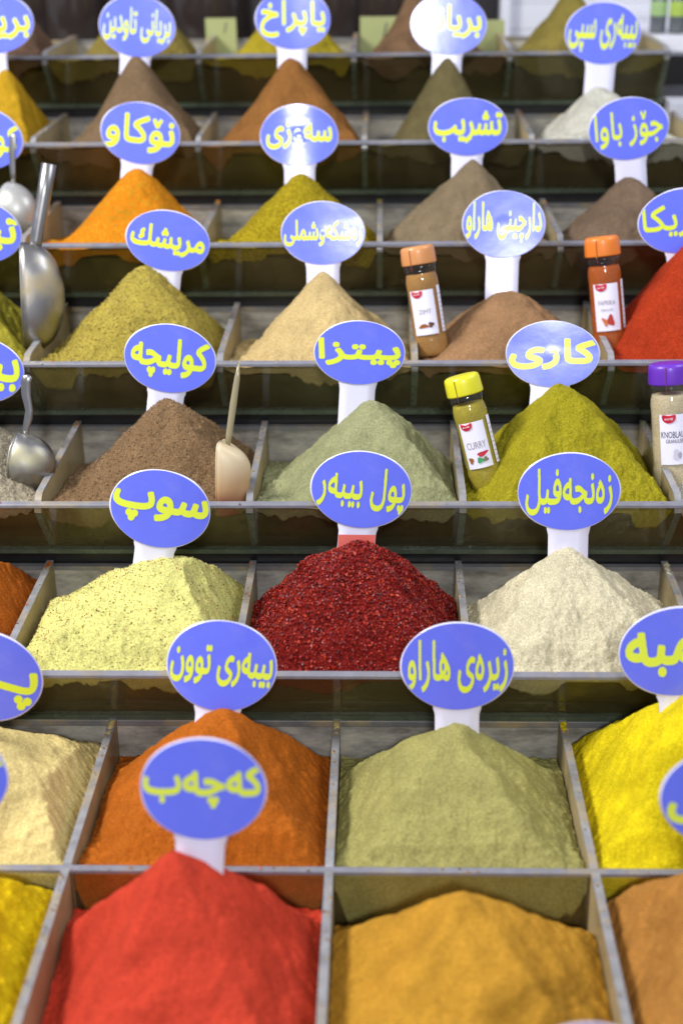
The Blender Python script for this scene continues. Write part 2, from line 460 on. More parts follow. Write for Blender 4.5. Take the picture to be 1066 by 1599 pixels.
# ------------------------------------------------------------------ spice heaps
PEAK = {}
HEAPS = []
def heap(r, k, name, label, rgb, peak, foot, p=0.52, e=1.05, q=2.6, c=0.08, front=-0.012, back=-0.20, skirt=(0.055, 0.165), res=None, lump=1.0, fine=1.0, contrast=0.34, grain=620, accent=None, coarse=0.0, material=None, edge=-0.11, wide=0.88, facets=None):
    yb, zb = row_base(r)
    x0, x1 = div_x(r, k) + 0.0042, div_x(r, k + 1) - 0.0042
    P = unproj(peak[0], peak[1], yb + p * D)
    sc = (P - CAM).dot(CF) / FPX
    aL, aR = abs(peak[0] - foot[0]) * sc * wide, abs(foot[1] - peak[0]) * sc * wide
    if res is None: res = {2: 220, 3: 220, 1: 220, 0: 220, 4: 180}.get(r, 120)
    n = res
    yf, yk = yb + GT + 0.0015, yb + D - 0.0015
    seed = r * 13.7 + k * 5.3 + 40
    def base_at(Y):
        return zb + W * (front + (back - front) * np.clip((Y - yb) / D, 0, 1) ** 1.2)
    xs = np.linspace(x0, x1, n); ys = np.linspace(yf, yk, n)
    X, Y = np.meshgrid(xs, ys)
    wob = 0.08 * fbm(X / 0.07 + seed, Y / 0.07 - seed, 3)
    dx = (X - P.x); dy = (Y - P.y)
    ax = np.where(dx < 0, aL, aR)
    ay = np.where(dy < 0, (P.y - yf) * 1.04, (yk - P.y) * 1.15)
    dn = (np.abs(dx / ax) ** q + np.abs(dy / ay) ** q + 1e-9) ** (1 / q)
    if facets:
        rho = np.hypot(dx / ax, dy / ay); phi = np.arctan2(dy / ay, dx / ax)
        fd = sum(np.maximum(1e-4, rho * np.cos(phi - math.radians(t_)) * g_) ** 20 for t_, g_ in facets) ** (1 / 20)
        dn = 0.10 * dn + 0.90 * fd
    dn = dn * (1 + wob)
    ds = (np.sqrt(dn * dn + c * c) - c) / (math.sqrt(1 + c * c) - c)
    pr = np.clip(1 - ds, 0, None) ** e
    B = base_at(Y)
    B = B + W * 0.012 * fbm(X / 0.03 + seed, Y / 0.03, 3)
    bp = float(base_at(np.array([P.y]))[0])
    Hh = P.z - bp
    Z = B + Hh * pr
    rs = np.random.RandomState(int(seed * 10) % 9999)
    for _ in range(4):                       # small slumps and scooped hollows
        ca, cb = P.x + (rs.rand() - 0.5) * 0.13, P.y - 0.01 - rs.rand() * 0.075
        rd, dp = 0.010 + 0.014 * rs.rand(), 0.0010 + 0.0022 * rs.rand()
        gq = np.exp(-(((X - ca) / rd) ** 2 + ((Y - cb) / (rd * 0.8)) ** 2))
        Z = Z - dp * gq + 0.7 * dp * np.exp(-(((X - ca) / rd) ** 2 + ((Y - cb + rd * 1.3) / (rd * 0.7)) ** 2))
    # keep the front row of vertices at the rim
    fr = np.clip((Y - yf) / 0.018, 0, 1)
    lim = zb + W * front + 0.0
    Z = np.where(Z > lim, lim + (Z - lim) * np.maximum(fr ** 0.8, 0.0), Z)
    # powder cannot stand above the dividers or the rear wall: it rolls down towards them
    side = np.minimum(X - x0, x1 - X) * (1 + 0.10 * fbm(X / 0.02 + seed, Y / 0.02, 3)) + 0.0012 * fbm(X / 0.007 - seed, Y / 0.007, 3)
    tf = np.clip((Y - yf) / (0.30 * D), 0, 1)
    cap_ = zb + W * (front + (edge - front) * tf) + side * max(0.9, 1.3 * (P.z - zb - W * edge) / min(P.x - x0, x1 - P.x) if x0 + 0.03 < P.x < x1 - 0.03 else 0.9)
    cap_ = np.minimum(cap_, zb + W * edge + (yk - Y) * max(1.0, 1.3 * (P.z - zb - W * edge) / (yk - P.y)) + 0.006)
    kk_ = 0.004
    hq = np.clip(0.5 + 0.5 * (cap_ - Z) / kk_, 0, 1)
    Z = cap_ * (1 - hq) + Z * hq - kk_ * hq * (1 - hq)
    amp = np.clip((Y - yf) / 0.01, 0.15, 1)
    Z = Z + amp * (lump * 0.0010 * fbm(X / 0.020 + seed, Y / 0.020, 4, 0.62) + fine * (0.0006 + 0.0011 * np.clip(1 - pr * 1.6, 0, 1)) * fbm(X / 0.0058 + seed, Y / 0.0058, 3, 0.6))
    V = [np.stack([X, Y, Z], -1).reshape(-1, 3)]
    idx = np.arange(n * n).reshape(n, n)
    F = [np.stack([idx[:-1, :-1], idx[:-1, 1:], idx[1:, 1:], idx[1:, :-1]], -1).reshape(-1, 4)]
    # powder pressed against the front pane, ragged lower edge, then an underside
    ns = 9
    lo, hi = skirt
    depth = W * (lo + (hi - lo) * (0.5 + 0.5 * np.clip(1.3 * fbm(xs / 0.05 + seed * 3, xs * 0 + seed, 5, 0.6), -1, 1)))
    depth *= np.clip(np.minimum(xs - x0, x1 - xs) / 0.012, 0.15, 1) ** 0.5
    zt = Z[0]
    rows = [idx[0]]
    cnt = n * n
    slope = (FBY / -FBZ) if r >= 2 else 0.0
    for j in range(1, ns + 1):
        z = zt - depth * j / ns
        y = yf + 0.0006 + slope * (zb - z) * (1.0) * 1.0
        y = np.maximum(y, yf)
        V.append(np.stack([xs, y, z], -1)); rows.append(np.arange(cnt, cnt + n)); cnt += n
    V.append(np.stack([xs, np.full(n, yf) + slope * depth + 0.02, zt - depth * 0.55], -1)); rows.append(np.arange(cnt, cnt + n)); cnt += n
    V.append(np.stack([xs, np.full(n, yk), np.minimum(Z[-1] - 0.002, zb + back * W - 0.01)], -1)); rows.append(np.arange(cnt, cnt + n)); cnt += n
    for a, b in zip(rows[:-1], rows[1:]):
        F.append(np.stack([a[:-1], b[:-1], b[1:], a[1:]], -1))
    V = np.concatenate(V); F = np.concatenate(F)
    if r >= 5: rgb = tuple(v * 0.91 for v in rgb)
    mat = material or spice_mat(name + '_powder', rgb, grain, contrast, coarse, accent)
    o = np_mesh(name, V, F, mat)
    tag(o, label, 'spice heap')
    PEAK[(r, k)] = P
    HEAPS.append(o)
    o_info = dict(X=X, Y=Y, Z=Z, P=P)
    return o, o_info

def chips(parent, info, count, size, mat, name, flat=0.45, zoff=0.3, ymax=1.0):
    X, Y, Z = info['X'], info['Y'], info['Z']
    n = X.shape[0]
    rs = np.random.RandomState(count + 3)
    # denser sampling on steep parts is not needed: pick random grid positions
    i = rs.rand(count) * (n - 2); j = rs.rand(count) * (n - 2)
    i0 = i.astype(int); j0 = j.astype(int); fi = i - i0; fj = j - j0
    def bil(A): return (A[i0, j0] * (1 - fi) * (1 - fj) + A[i0 + 1, j0] * fi * (1 - fj) + A[i0, j0 + 1] * (1 - fi) * fj + A[i0 + 1, j0 + 1] * fi * fj)
    C = np.stack([bil(X), bil(Y), bil(Z)], -1)
    dzdx = (Z[i0, j0 + 1] - Z[i0, j0]) / (X[0, 1] - X[0, 0]); dzdy = (Z[i0 + 1, j0] - Z[i0, j0]) / (Y[1, 0] - Y[0, 0])
    Nn = np.stack([-dzdx, -dzdy, np.ones(count)], -1); Nn /= np.linalg.norm(Nn, axis=1, keepdims=True)
    s = size * (0.45 + 0.9 * rs.rand(count) ** 1.6)
    C = C + Nn * (s * zoff)[:, None]
    # random orthonormal frame leaning to the surface normal
    Rn = Nn + 0.75 * rs.randn(count, 3); Rn /= np.linalg.norm(Rn, axis=1, keepdims=True)
    T = np.cross(Rn, rs.randn(count, 3)); T /= np.linalg.norm(T, axis=1, keepdims=True)
    Bn = np.cross(Rn, T)
    w1 = 0.5 + 0.5 * rs.rand(count); w2 = 0.35 + 0.6 * rs.rand(count)
    pts = []
    for a, b_, c_ in ((-1, -0.5, -1), (1, -0.7, -0.6), (0.4, 1, -0.9), (-0.2, 0.1, 1), (-0.8, 0.7, -0.2)):
        pts.append(C + T * (a * s * w1 * 0.5)[:, None] + Bn * (b_ * s * w2 * 0.5)[:, None] + Rn * (c_ * s * flat * 0.5)[:, None])
    V = np.stack(pts, 1).reshape(-1, 3)
    b0 = (np.arange(count) * 5)[:, None]
    F = np.concatenate([b0 + np.array([[0, 1, 3]]), b0 + np.array([[1, 2, 3]]), b0 + np.array([[2, 4, 3]]), b0 + np.array([[4, 0, 3]]), b0 + np.array([[0, 4, 2]]), b0 + np.array([[0, 2, 1]])])
    o = np_mesh(name, V, F, mat, parent, smooth=False)
    at = o.data.attributes.new('pick', 'FLOAT', 'POINT')
    if len(o.data.vertices) == len(V):
        at.data.foreach_set('value', np.repeat(rs.rand(count), 5).astype(np.float32))
    o['kind'] = 'stuff'
    return o

PYR0 = [(-78, 1.0), (-8, 0.97), (-150, 1.0), (70, 1.0), (140, 1.0)]
# --- row 7 (top tier)
heap(7, -1, 'brown_spice_heap', 'dusky brown heap in topmost tray beside the olive heap', (128, 98, 80), (15, -10), (-130, 110), e=1.2)
heap(7, 0, 'olive_spice_heap', 'olive heap in topmost tray between dusky brown and mustard yellow heaps', (146, 128, 58), (222, -8), (105, 335), e=1.2)
heap(7, 1, 'yellow_spice_heap', 'mustard yellow heap in topmost tray beside the pale price cards', (190, 168, 34), (450, -5), (335, 560), e=1.15)
heap(7, 2, 'brown_spice_heap', 'tall tan brown heap in topmost tray, overlapping a pale card', (132, 100, 72), (655, -40), (560, 780), e=1.3)
heap(7, 3, 'olive_spice_heap', 'tall yellowish olive heap in topmost tray in front of white shelves', (150, 134, 62), (893, -20), (780, 1010), e=1.3)
# --- row 6
heap(6, -1, 'yellow_spice_heap', 'golden yellow heap on the tier of the white cream heap', (206, 160, 22), (8, 112), (-130, 128), e=1.1)
heap(6, 0, 'brown_spice_heap', 'tall greyish brown heap between golden yellow and orange brown heaps', (132, 106, 78), (212, 88), (90, 350), e=1.22, c=0.1)
heap(6, 1, 'orange_spice_heap', 'tall orange brown heap beside the dark olive heap', (158, 104, 48), (453, 90), (330, 590), e=1.2, c=0.09)
heap(6, 2, 'olive_spice_heap', 'dark olive brown heap between orange brown and white heaps', (116, 104, 66), (697, 90), (590, 800), e=1.2, c=0.12)
heap(6, 3, 'white_spice_heap', 'off-white cream heap, palest on the upper tiers', (226, 222, 208), (935, 134), (815, 1085), e=1.1, c=0.1)
# --- row 5
heap(5, -1, 'olive_spice_heap', 'olive heap holding the white bowled ladle', (140, 126, 52), (-40, 270), (-180, 80))
h, i = heap(5, 0, 'orange_spice_heap', 'bright orange coarse heap beside the white bowled ladle', (230, 156, 20), (213, 264), (80, 350), e=1.05, c=0.1, coarse=0.6, accent=(222, 126, 14))
h, i = heap(5, 1, 'yellow_spice_heap', 'greenish yellow heap between bright orange and taupe heaps', (192, 168, 20), (470, 270), (345, 610), e=1.05, c=0.14, coarse=0.4, accent=(140, 122, 16))
heap(5, 2, 'taupe_spice_heap', 'taupe heap behind the cinnamon sign', (148, 128, 100), (737, 252), (585, 880), e=1.15, c=0.1, grain=700)
heap(5, 3, 'brown_spice_heap', 'dull brown heap with small dents behind the paprika jar', (132, 108, 88), (985, 277), (860, 1115), e=1.05, c=0.14)
# --- row 4
heap(4, -1, 'green_spice_heap', 'yellow green heap with the big steel scoop stuck in it', (168, 156, 48), (-60, 415), (-240, 110), c=0.1)
h4b, i4b = heap(4, 0, 'green_spice_heap', 'coarse yellow green herb heap, free of any scoop', (182, 162, 70), (222, 418), (62, 395), e=1.0, c=0.16, coarse=1.0, lump=1.2)
heap(4, 1, 'tan_spice_heap', 'pale tan heap between yellow green and cinnamon brown heaps', (210, 182, 128), (503, 427), (368, 660), e=1.12, c=0.09)
heap(4, 2, 'brown_spice_heap', 'smooth cinnamon brown heap with an orange tan capped jar', (162, 122, 86), (793, 456), (632, 965), e=0.95, c=0.22, lump=0.5, fine=0.5)
heap(4, 3, 'red_spice_heap', 'bright red orange paprika heap beside the paprika jar', (180, 54, 14), (1085, 380), (925, 1290), e=0.95, c=0.12, lump=1.3)
# --- row 3
h3a, i3a = heap(3, -1, 'grey_spice_heap', 'coarse grey beige heap with a steel ladle in it', (172, 160, 138), (-70, 640), (-270, 130), c=0.1, coarse=1.0)
h3b, i3b = heap(3, 0, 'brown_spice_heap', 'coarse reddish brown heap with a plastic scoop', (138, 108, 76), (262, 626), (92, 470), e=1.0, c=0.13, coarse=1.0)
heap(3, 1, 'sage_spice_heap', 'fine sage green heap between brown and curry yellow heaps', (160, 160, 118), (580, 626), (405, 770), e=1.05, c=0.13)
heap(3, 2, 'curry_spice_heap', 'curry yellow heap with the yellow capped jar', (168, 156, 26), (874, 601), (690, 1080), e=1.0, c=0.08, coarse=0.8, lump=1.2, fine=1.5, facets=PYR0)
heap(3, 3, 'white_spice_heap', 'white garlic granule heap with the purple capped jar', (242, 238, 228), (1150, 668), (985, 1330))
# --- row 2
heap(2, -1, 'orange_spice_heap', 'flat orange brown heap beside the speckled soup seasoning', (196, 102, 22), (-60, 893), (-500, 360), e=0.8, c=0.5, q=6, back=-0.06, coarse=0.7)
h2b, i2b = heap(2, 0, 'soup_spice_heap', 'pale yellow soup seasoning heap speckled with herbs', (232, 226, 138), (268, 874), (-60, 570), e=0.92, c=0.22, coarse=0.6)
h2c, i2c = heap(2, 1, 'red_flake_heap', 'dark red pepper flake heap', (128, 18, 10), (556, 852), (300, 815), e=0.92, c=0.2, coarse=1.0, lump=1.3)
heap(2, 2, 'ginger_spice_heap', 'cream ginger powder heap beside dark red pepper flakes', (226, 214, 182), (888, 856), (665, 1090), e=1.05, c=0.07, lump=1.2, fine=1.5, q=2.4, back=-0.2, facets=PYR0)
heap(2, 3, 'orange_spice_heap', 'low orange heap beside the cream ginger powder', (212, 124, 26), (1290, 905), (1000, 1400), e=0.8, c=0.5)
# --- row 1
R1 = dict(front=-0.02, back=-0.17, skirt=(0.2, 0.28), wide=1.0, lump=0.35, fine=0.8)
PYR = [(-90, 1.0), (-12, 1.0), (-168, 1.0), (60, 1.0), (120, 1.0)]
heap(1, -1, 'cream_spice_heap', 'pale cream yellow heap beside the rusty orange heap', (240, 216, 146), (-120, 1130), (-330, 215), e=0.95, c=0.2, q=4, **R1)
heap(1, 0, 'rust_spice_heap', 'rusty orange heap behind the scarlet red heap', (190, 100, 14), (345, 1110), (140, 545), e=1.0, c=0.07, q=2.4, facets=PYR, **R1)
heap(1, 1, 'khaki_spice_heap', 'khaki green heap shaped as a pyramid, behind the mustard heap', (174, 166, 100), (708, 1131), (510, 905), e=1.0, c=0.05, q=2.4, facets=PYR, **R1)
heap(1, 2, 'turmeric_spice_heap', 'vivid turmeric yellow heap beside the khaki green heap', (246, 220, 14), (1110, 1072), (872, 1400), e=1.0, c=0.12, q=4, **R1)
# --- row 0
R0 = dict(front=-0.16, skirt=(0.1, 0.15), wide=1.0, lump=0.35, fine=0.8)
heap(0, -1, 'yellow_spice_heap', 'deep golden yellow heap beside the scarlet red heap', (238, 200, 0), (-150, 1370), (-500, 110), p=0.6, e=0.9, c=0.3, q=4, back=-0.12, **R0)
heap(0, 0, 'scarlet_spice_heap', 'scarlet red powder heap', (214, 66, 42), (268, 1336), (62, 545), p=0.60, e=1.0, c=0.06, q=2.4, facets=PYR, back=-0.16, **R0)
heap(0, 1, 'mustard_spice_heap', 'mustard yellow brown powder heap beside the scarlet heap', (206, 150, 46), (728, 1400), (470, 1030), p=0.64, e=1.0, c=0.10, q=2.4, facets=PYR, back=-0.24, **R0)
heap(0, 2, 'ochre_spice_heap', 'lumpy ochre brown heap beside the mustard heap', (192, 132, 60), (1130, 1376), (900, 1400), p=0.6, e=0.85, c=0.3, q=3, back=-0.16, front=-0.16, lump=1.6, skirt=(0.1, 0.15))
heap(-1, 1, 'brown_spice_heap', 'brown heap in the small tray below the mustard heap', (180, 120, 60), (905, 1700), (600, 1250), res=60, front=-0.06, skirt=(0.1, 0.15))

def spill(r, k, side, heap_obj, size=0.02, frac=0.97, lift=0.004):
    """little drift of powder lying over the rear end of a divider"""
    yb, zb = row_base(r)
    cx, cy = div_x(r, k) + side * 0.004, yb + D * frac
    zt = zb + (0.030 * W if r >= 2 else 0.004)
    n, m_ = 7, 34
    V, F = [], []
    for i in range(n):
        for j in range(m_):
            u, v = -1 + 2 * i / (n - 1), j / (m_ - 1)
            x, y = div_x(r, k) + u * 0.0036, yb + D * frac - v * size * 1.6
            h_ = (1 - abs(u) ** 2.5) * lift * 0.7 * (1 - v) ** 0.7 + 0.0016 * mnoise.noise(Vector((x * 220, y * 220, k))) - 0.0012 * v
            V.append((x, y, zt + h_ + 0.0002))
    for i in range(n - 1):
        for j in range(m_ - 1): F.append((i * m_ + j, (i + 1) * m_ + j, (i + 1) * m_ + j + 1, i * m_ + j + 1))
    o = mesh_obj('spilled_powder', V, F, heap_obj.data.materials[0], heap_obj, True)
    o['kind'] = 'stuff'
HB = {}
for o in HEAPS: HB.setdefault(o['label'], o)
def hb(word): return next(o for l, o in HB.items() if word in l)
spill(1, 0, 1, hb('rusty'), 0.026); spill(1, 1, -1, hb('rusty'), 0.018); spill(1, 2, 1, hb('turmeric'), 0.022)
spill(2, 3, -1, hb('ginger'), 0.026, 0.95); spill(2, 0, 1, hb('flat orange'), 0.014); spill(3, 0, 1, hb('reddish brown'), 0.016); spill(3, 3, -1, hb('curry'), 0.02)
spill(4, 0, 1, hb('herb heap'), 0.016); spill(4, 2, -1, hb('pale tan'), 0.014); spill(5, 1, 1, hb('bright orange'), 0.016); spill(5, 2, -1, hb('greenish yellow'), 0.018)

M_flake = chip_mat('pepper_flakes', [(0.0, (150, 22, 12)), (0.3, (118, 14, 10)), (0.5, (178, 38, 18)), (0.72, (92, 10, 10)), (0.86, (205, 70, 34)), (0.96, (160, 60, 70))])
chips(h2c, i2c, 15000, 0.0039, M_flake, 'pepper_flakes')
M_soup = chip_mat('soup_herbs', [(0.0, (235, 228, 150)), (0.30, (242, 236, 170)), (0.52, (206, 190, 90)), (0.66, (150, 140, 60)), (0.76, (198, 120, 66)), (0.86, (110, 96, 44)), (0.93, (176, 66, 34))])
chips(h2b, i2b, 6500, 0.0019, M_soup, 'herb_flakes')
M_crumb4 = chip_mat('herb_crumbs', [(0.0, (186, 166, 72)), (0.4, (206, 184, 92)), (0.65, (150, 132, 50)), (0.85, (200, 160, 60)), (0.95, (120, 104, 40))])
chips(h4b, i4b, 7000, 0.0024, M_crumb4, 'herb_crumbs')
M_crumb3 = chip_mat('brown_crumbs', [(0.0, (144, 112, 78)), (0.4, (166, 134, 96)), (0.7, (112, 84, 56)), (0.9, (184, 150, 110))])
chips(h3b, i3b, 9000, 0.0019, M_crumb3, 'coarse_grains', 0.6)
M_crumb3a = chip_mat('grey_crumbs', [(0.0, (172, 160, 138)), (0.4, (196, 186, 164)), (0.7, (128, 116, 96)), (0.9, (214, 204, 184))])
chips(h3a, i3a, 7000, 0.0019, M_crumb3a, 'coarse_grains', 0.6)

# loose grains lying on the glass edges
def loose_grains(r, count=280):
    yb, zb = row_base(r)
    rs = np.random.RandomState(100 + r)
    pts = []
    ks = list(range(KMIN[r], KMAX[r] + 1))
    for _ in range(count):
        if rs.rand() < 0.45:
            x = div_x(r, ks[0]) + rs.rand() * (ks[-1] - ks[0]) * W
            if vnoise(np.array([x * 25.0]), np.array([r * 3.3]))[0] < -0.1 and rs.rand() < 0.8: continue
            pts.append((x, yb + rs.rand() * GT * 0.95, zb + (0.0030 if r < 2 else 0.0014 + 0.0012 * rs.rand())))
        else:
            k = ks[rs.randint(len(ks))]
            t = rs.rand() ** 0.6
            pts.append((div_x(r, k) + (rs.rand() - 0.5) * 0.006, yb + D * (0.2 + 0.78 * t), zb + (0.030 * W + 0.0012 if r >= 2 else 0.0052)))
    C = np.array(pts); n = len(C)
    sz = 0.0008 + 0.0022 * rs.rand(n) ** 2
    V = np.concatenate([(C + np.stack([sz * a, sz * b, sz * c_ + sz * 0.1], -1))[:, None] for a, b, c_ in ((-.5, -.4, 0), (.5, -.45, 0.05), (.1, .5, 0), (0, 0, .6))], 1)
    V = (V + 0.15 * sz[:, None, None] * rs.randn(n, 4, 3)).reshape(-1, 3)
    b0 = (np.arange(n) * 4)[:, None]
    F = np.concatenate([b0 + np.array([[0, 1, 3]]), b0 + np.array([[1, 2, 3]]), b0 + np.array([[2, 0, 3]]), b0 + np.array([[0, 2, 1]])])
    tray = next(o for o in COL.objects if o.get('label') == TRAY_LABEL[r])
    o = np_mesh('loose_grains', V, F, M_loose, tray, False)
    o.matrix_parent_inverse = Matrix.Translation(-tray.location)
    at = o.data.attributes.new('pick', 'FLOAT', 'POINT')
    if len(o.data.vertices) == len(V): at.data.foreach_set('value', np.repeat(rs.rand(n), 4).astype(np.float32))
    o['kind'] = 'stuff'
M_loose = chip_mat('loose_grains', [(0.0, (200, 170, 110)), (0.25, (170, 120, 60)), (0.45, (210, 190, 130)), (0.6, (190, 90, 30)), (0.75, (150, 130, 60)), (0.9, (120, 80, 50))])
for r in range(0, 8): loose_grains(r)

# ------------------------------------------------------------------ lettering
FORMS = {'ا': 'FE8D FE8E', 'ب': 'FE8F FE90 FE91 FE92', 'پ': 'FB56 FB57 FB58 FB59', 'ت': 'FE95 FE96 FE97 FE98', 'ج': 'FE9D FE9E FE9F FEA0',
         'چ': 'FB7A FB7B FB7C FB7D', 'خ': 'FEA5 FEA6 FEA7 FEA8', 'د': 'FEA9 FEAA', 'ر': 'FEAD FEAE', 'ز': 'FEAF FEB0', 'س': 'FEB1 FEB2 FEB3 FEB4',
         'ش': 'FEB5 FEB6 FEB7 FEB8', 'ف': 'FED1 FED2 FED3 FED4', 'ك': 'FED9 FEDA FEDB FEDC', 'ل': 'FEDD FEDE FEDF FEE0', 'م': 'FEE1 FEE2 FEE3 FEE4',
         'ن': 'FEE5 FEE6 FEE7 FEE8', 'ه': 'FEE9 FEEA FEEB FEEC', 'و': 'FEED FEEE', 'ى': 'FEEF FEF0 FBFE FBFF', 'ي': 'FEF1 FEF2 FEF3 FEF4',
         'ە': 'FEE9 FEEA', 'ۆ': 'FBD9 FBDA', 'ـ': '0640 0640 0640 0640'}
FORMS = {k: [chr(int(x, 16)) for x in v.split()] for k, v in FORMS.items()}
def shape(word):
    """joined Arabic letter shapes in left-to-right drawing order"""
    out = []
    for i, ch in enumerate(word):
        if ch not in FORMS:
            out.append(ch); continue
        f = FORMS[ch]
        prev = i > 0 and word[i - 1] in FORMS and len(FORMS[word[i - 1]]) == 4
        nxt = i + 1 < len(word) and word[i + 1] in FORMS and len(f) == 4
        out.append(f[3] if prev and nxt else f[2] if nxt else f[1] if prev else f[0])
    return ''.join(out[::-1])

def text_mesh(body, offset=0.0, shear=0.0, res=3):
    cu = bpy.data.curves.new('lettering', 'FONT')
    cu.body = body; cu.offset = offset; cu.shear = shear; cu.resolution_u = res
    cu.size = 1.0
    o = bpy.data.objects.new('lettering', cu)
    COL.objects.link(o)
    dg = bpy.context.evaluated_depsgraph_get()
    me = bpy.data.meshes.new_from_object(o.evaluated_get(dg))
    bpy.data.objects.remove(o)
    V = np.array([v.co[:] for v in me.vertices]); F = [tuple(p.vertices) for p in me.polygons]
    bpy.data.meshes.remove(me)
    lo, hi = V.min(0), V.max(0)
    V = (V - (lo + hi) / 2) / np.maximum(hi - lo, 1e-6)     # unit box
    return V, F, (hi - lo)

def glyph_runs(body, wide, high, rx, ry, rows=150):
    """outline of the words filled by winding number, thickened, as thin strips (x0, x1, y0, y1) in metres"""
    cu = bpy.data.curves.new('lettering', 'FONT')
    cu.body = body; cu.fill_mode = 'NONE'; cu.resolution_u = 4
    o = bpy.data.objects.new('lettering', cu)
    COL.objects.link(o)
    dg = bpy.context.evaluated_depsgraph_get()
    me = bpy.data.meshes.new_from_object(o.evaluated_get(dg))
    bpy.data.objects.remove(o)
    V = np.array([v.co[:2] for v in me.vertices])
    E = np.array([sorted(e.vertices) for e in me.edges])
    bpy.data.meshes.remove(me)
    clos = (E[:, 1] - E[:, 0]) > 1
    E[clos] = E[clos][:, ::-1]
    lo, hi = V.min(0), V.max(0)
    V = (V - (lo + hi) / 2) / (hi - lo) * np.array([wide - 2 * rx, high - 2 * ry])
    A, B = V[E[:, 0]], V[E[:, 1]]
    dyr = high / rows
    cols = int(round(wide / dyr))
    dxr = wide / cols
    grid = np.zeros((rows, cols), bool)
    xc = -wide / 2 + (np.arange(cols) + 0.5) * dxr
    for i in range(rows):
        y = -high / 2 + (i + 0.5) * dyr + 1e-9
        up = (A[:, 1] <= y) & (B[:, 1] > y); dn = (A[:, 1] > y) & (B[:, 1] <= y)
        m = up | dn
        if not m.any(): continue
        x = A[m, 0] + (y - A[m, 1]) / (B[m, 1] - A[m, 1]) * (B[m, 0] - A[m, 0])
        sg = np.where(up[m], 1, -1)
        od = np.argsort(x); x = x[od]; wn = np.cumsum(sg[od])
        k = np.searchsorted(x, xc) - 1
        grid[i] = np.where(k >= 0, wn[np.clip(k, 0, None)] != 0, False)
    out = grid.copy()
    nx, ny = int(round(rx / dxr)), int(round(ry / dyr))
    for a in range(-nx, nx + 1):
        for b in range(-ny, ny + 1):
            if (a / (nx + 0.3)) ** 2 + (b / (ny + 0.3)) ** 2 > 1: continue
            sh = np.zeros_like(grid)
            ys0, ys1 = max(0, b), rows + min(0, b); xs0, xs1 = max(0, a), cols + min(0, a)
            sh[ys0:ys1, xs0:xs1] = grid[ys0 - b:ys1 - b, xs0 - a:xs1 - a]
            out |= sh
    runs = []
    for i in range(rows):
        d = np.diff(np.concatenate([[0], out[i].astype(int), [0]]))
        for a, b in zip(np.where(d == 1)[0], np.where(d == -1)[0]):
            parts = max(1, int(math.ceil((b - a) * dxr / 0.006)))
            ed = np.linspace(a, b, parts + 1)
            for p0, p1 in zip(ed[:-1], ed[1:]):
                runs.append((-wide / 2 + p0 * dxr, -wide / 2 + p1 * dxr, -high / 2 + i * dyr, -high / 2 + (i + 1) * dyr))
    return runs

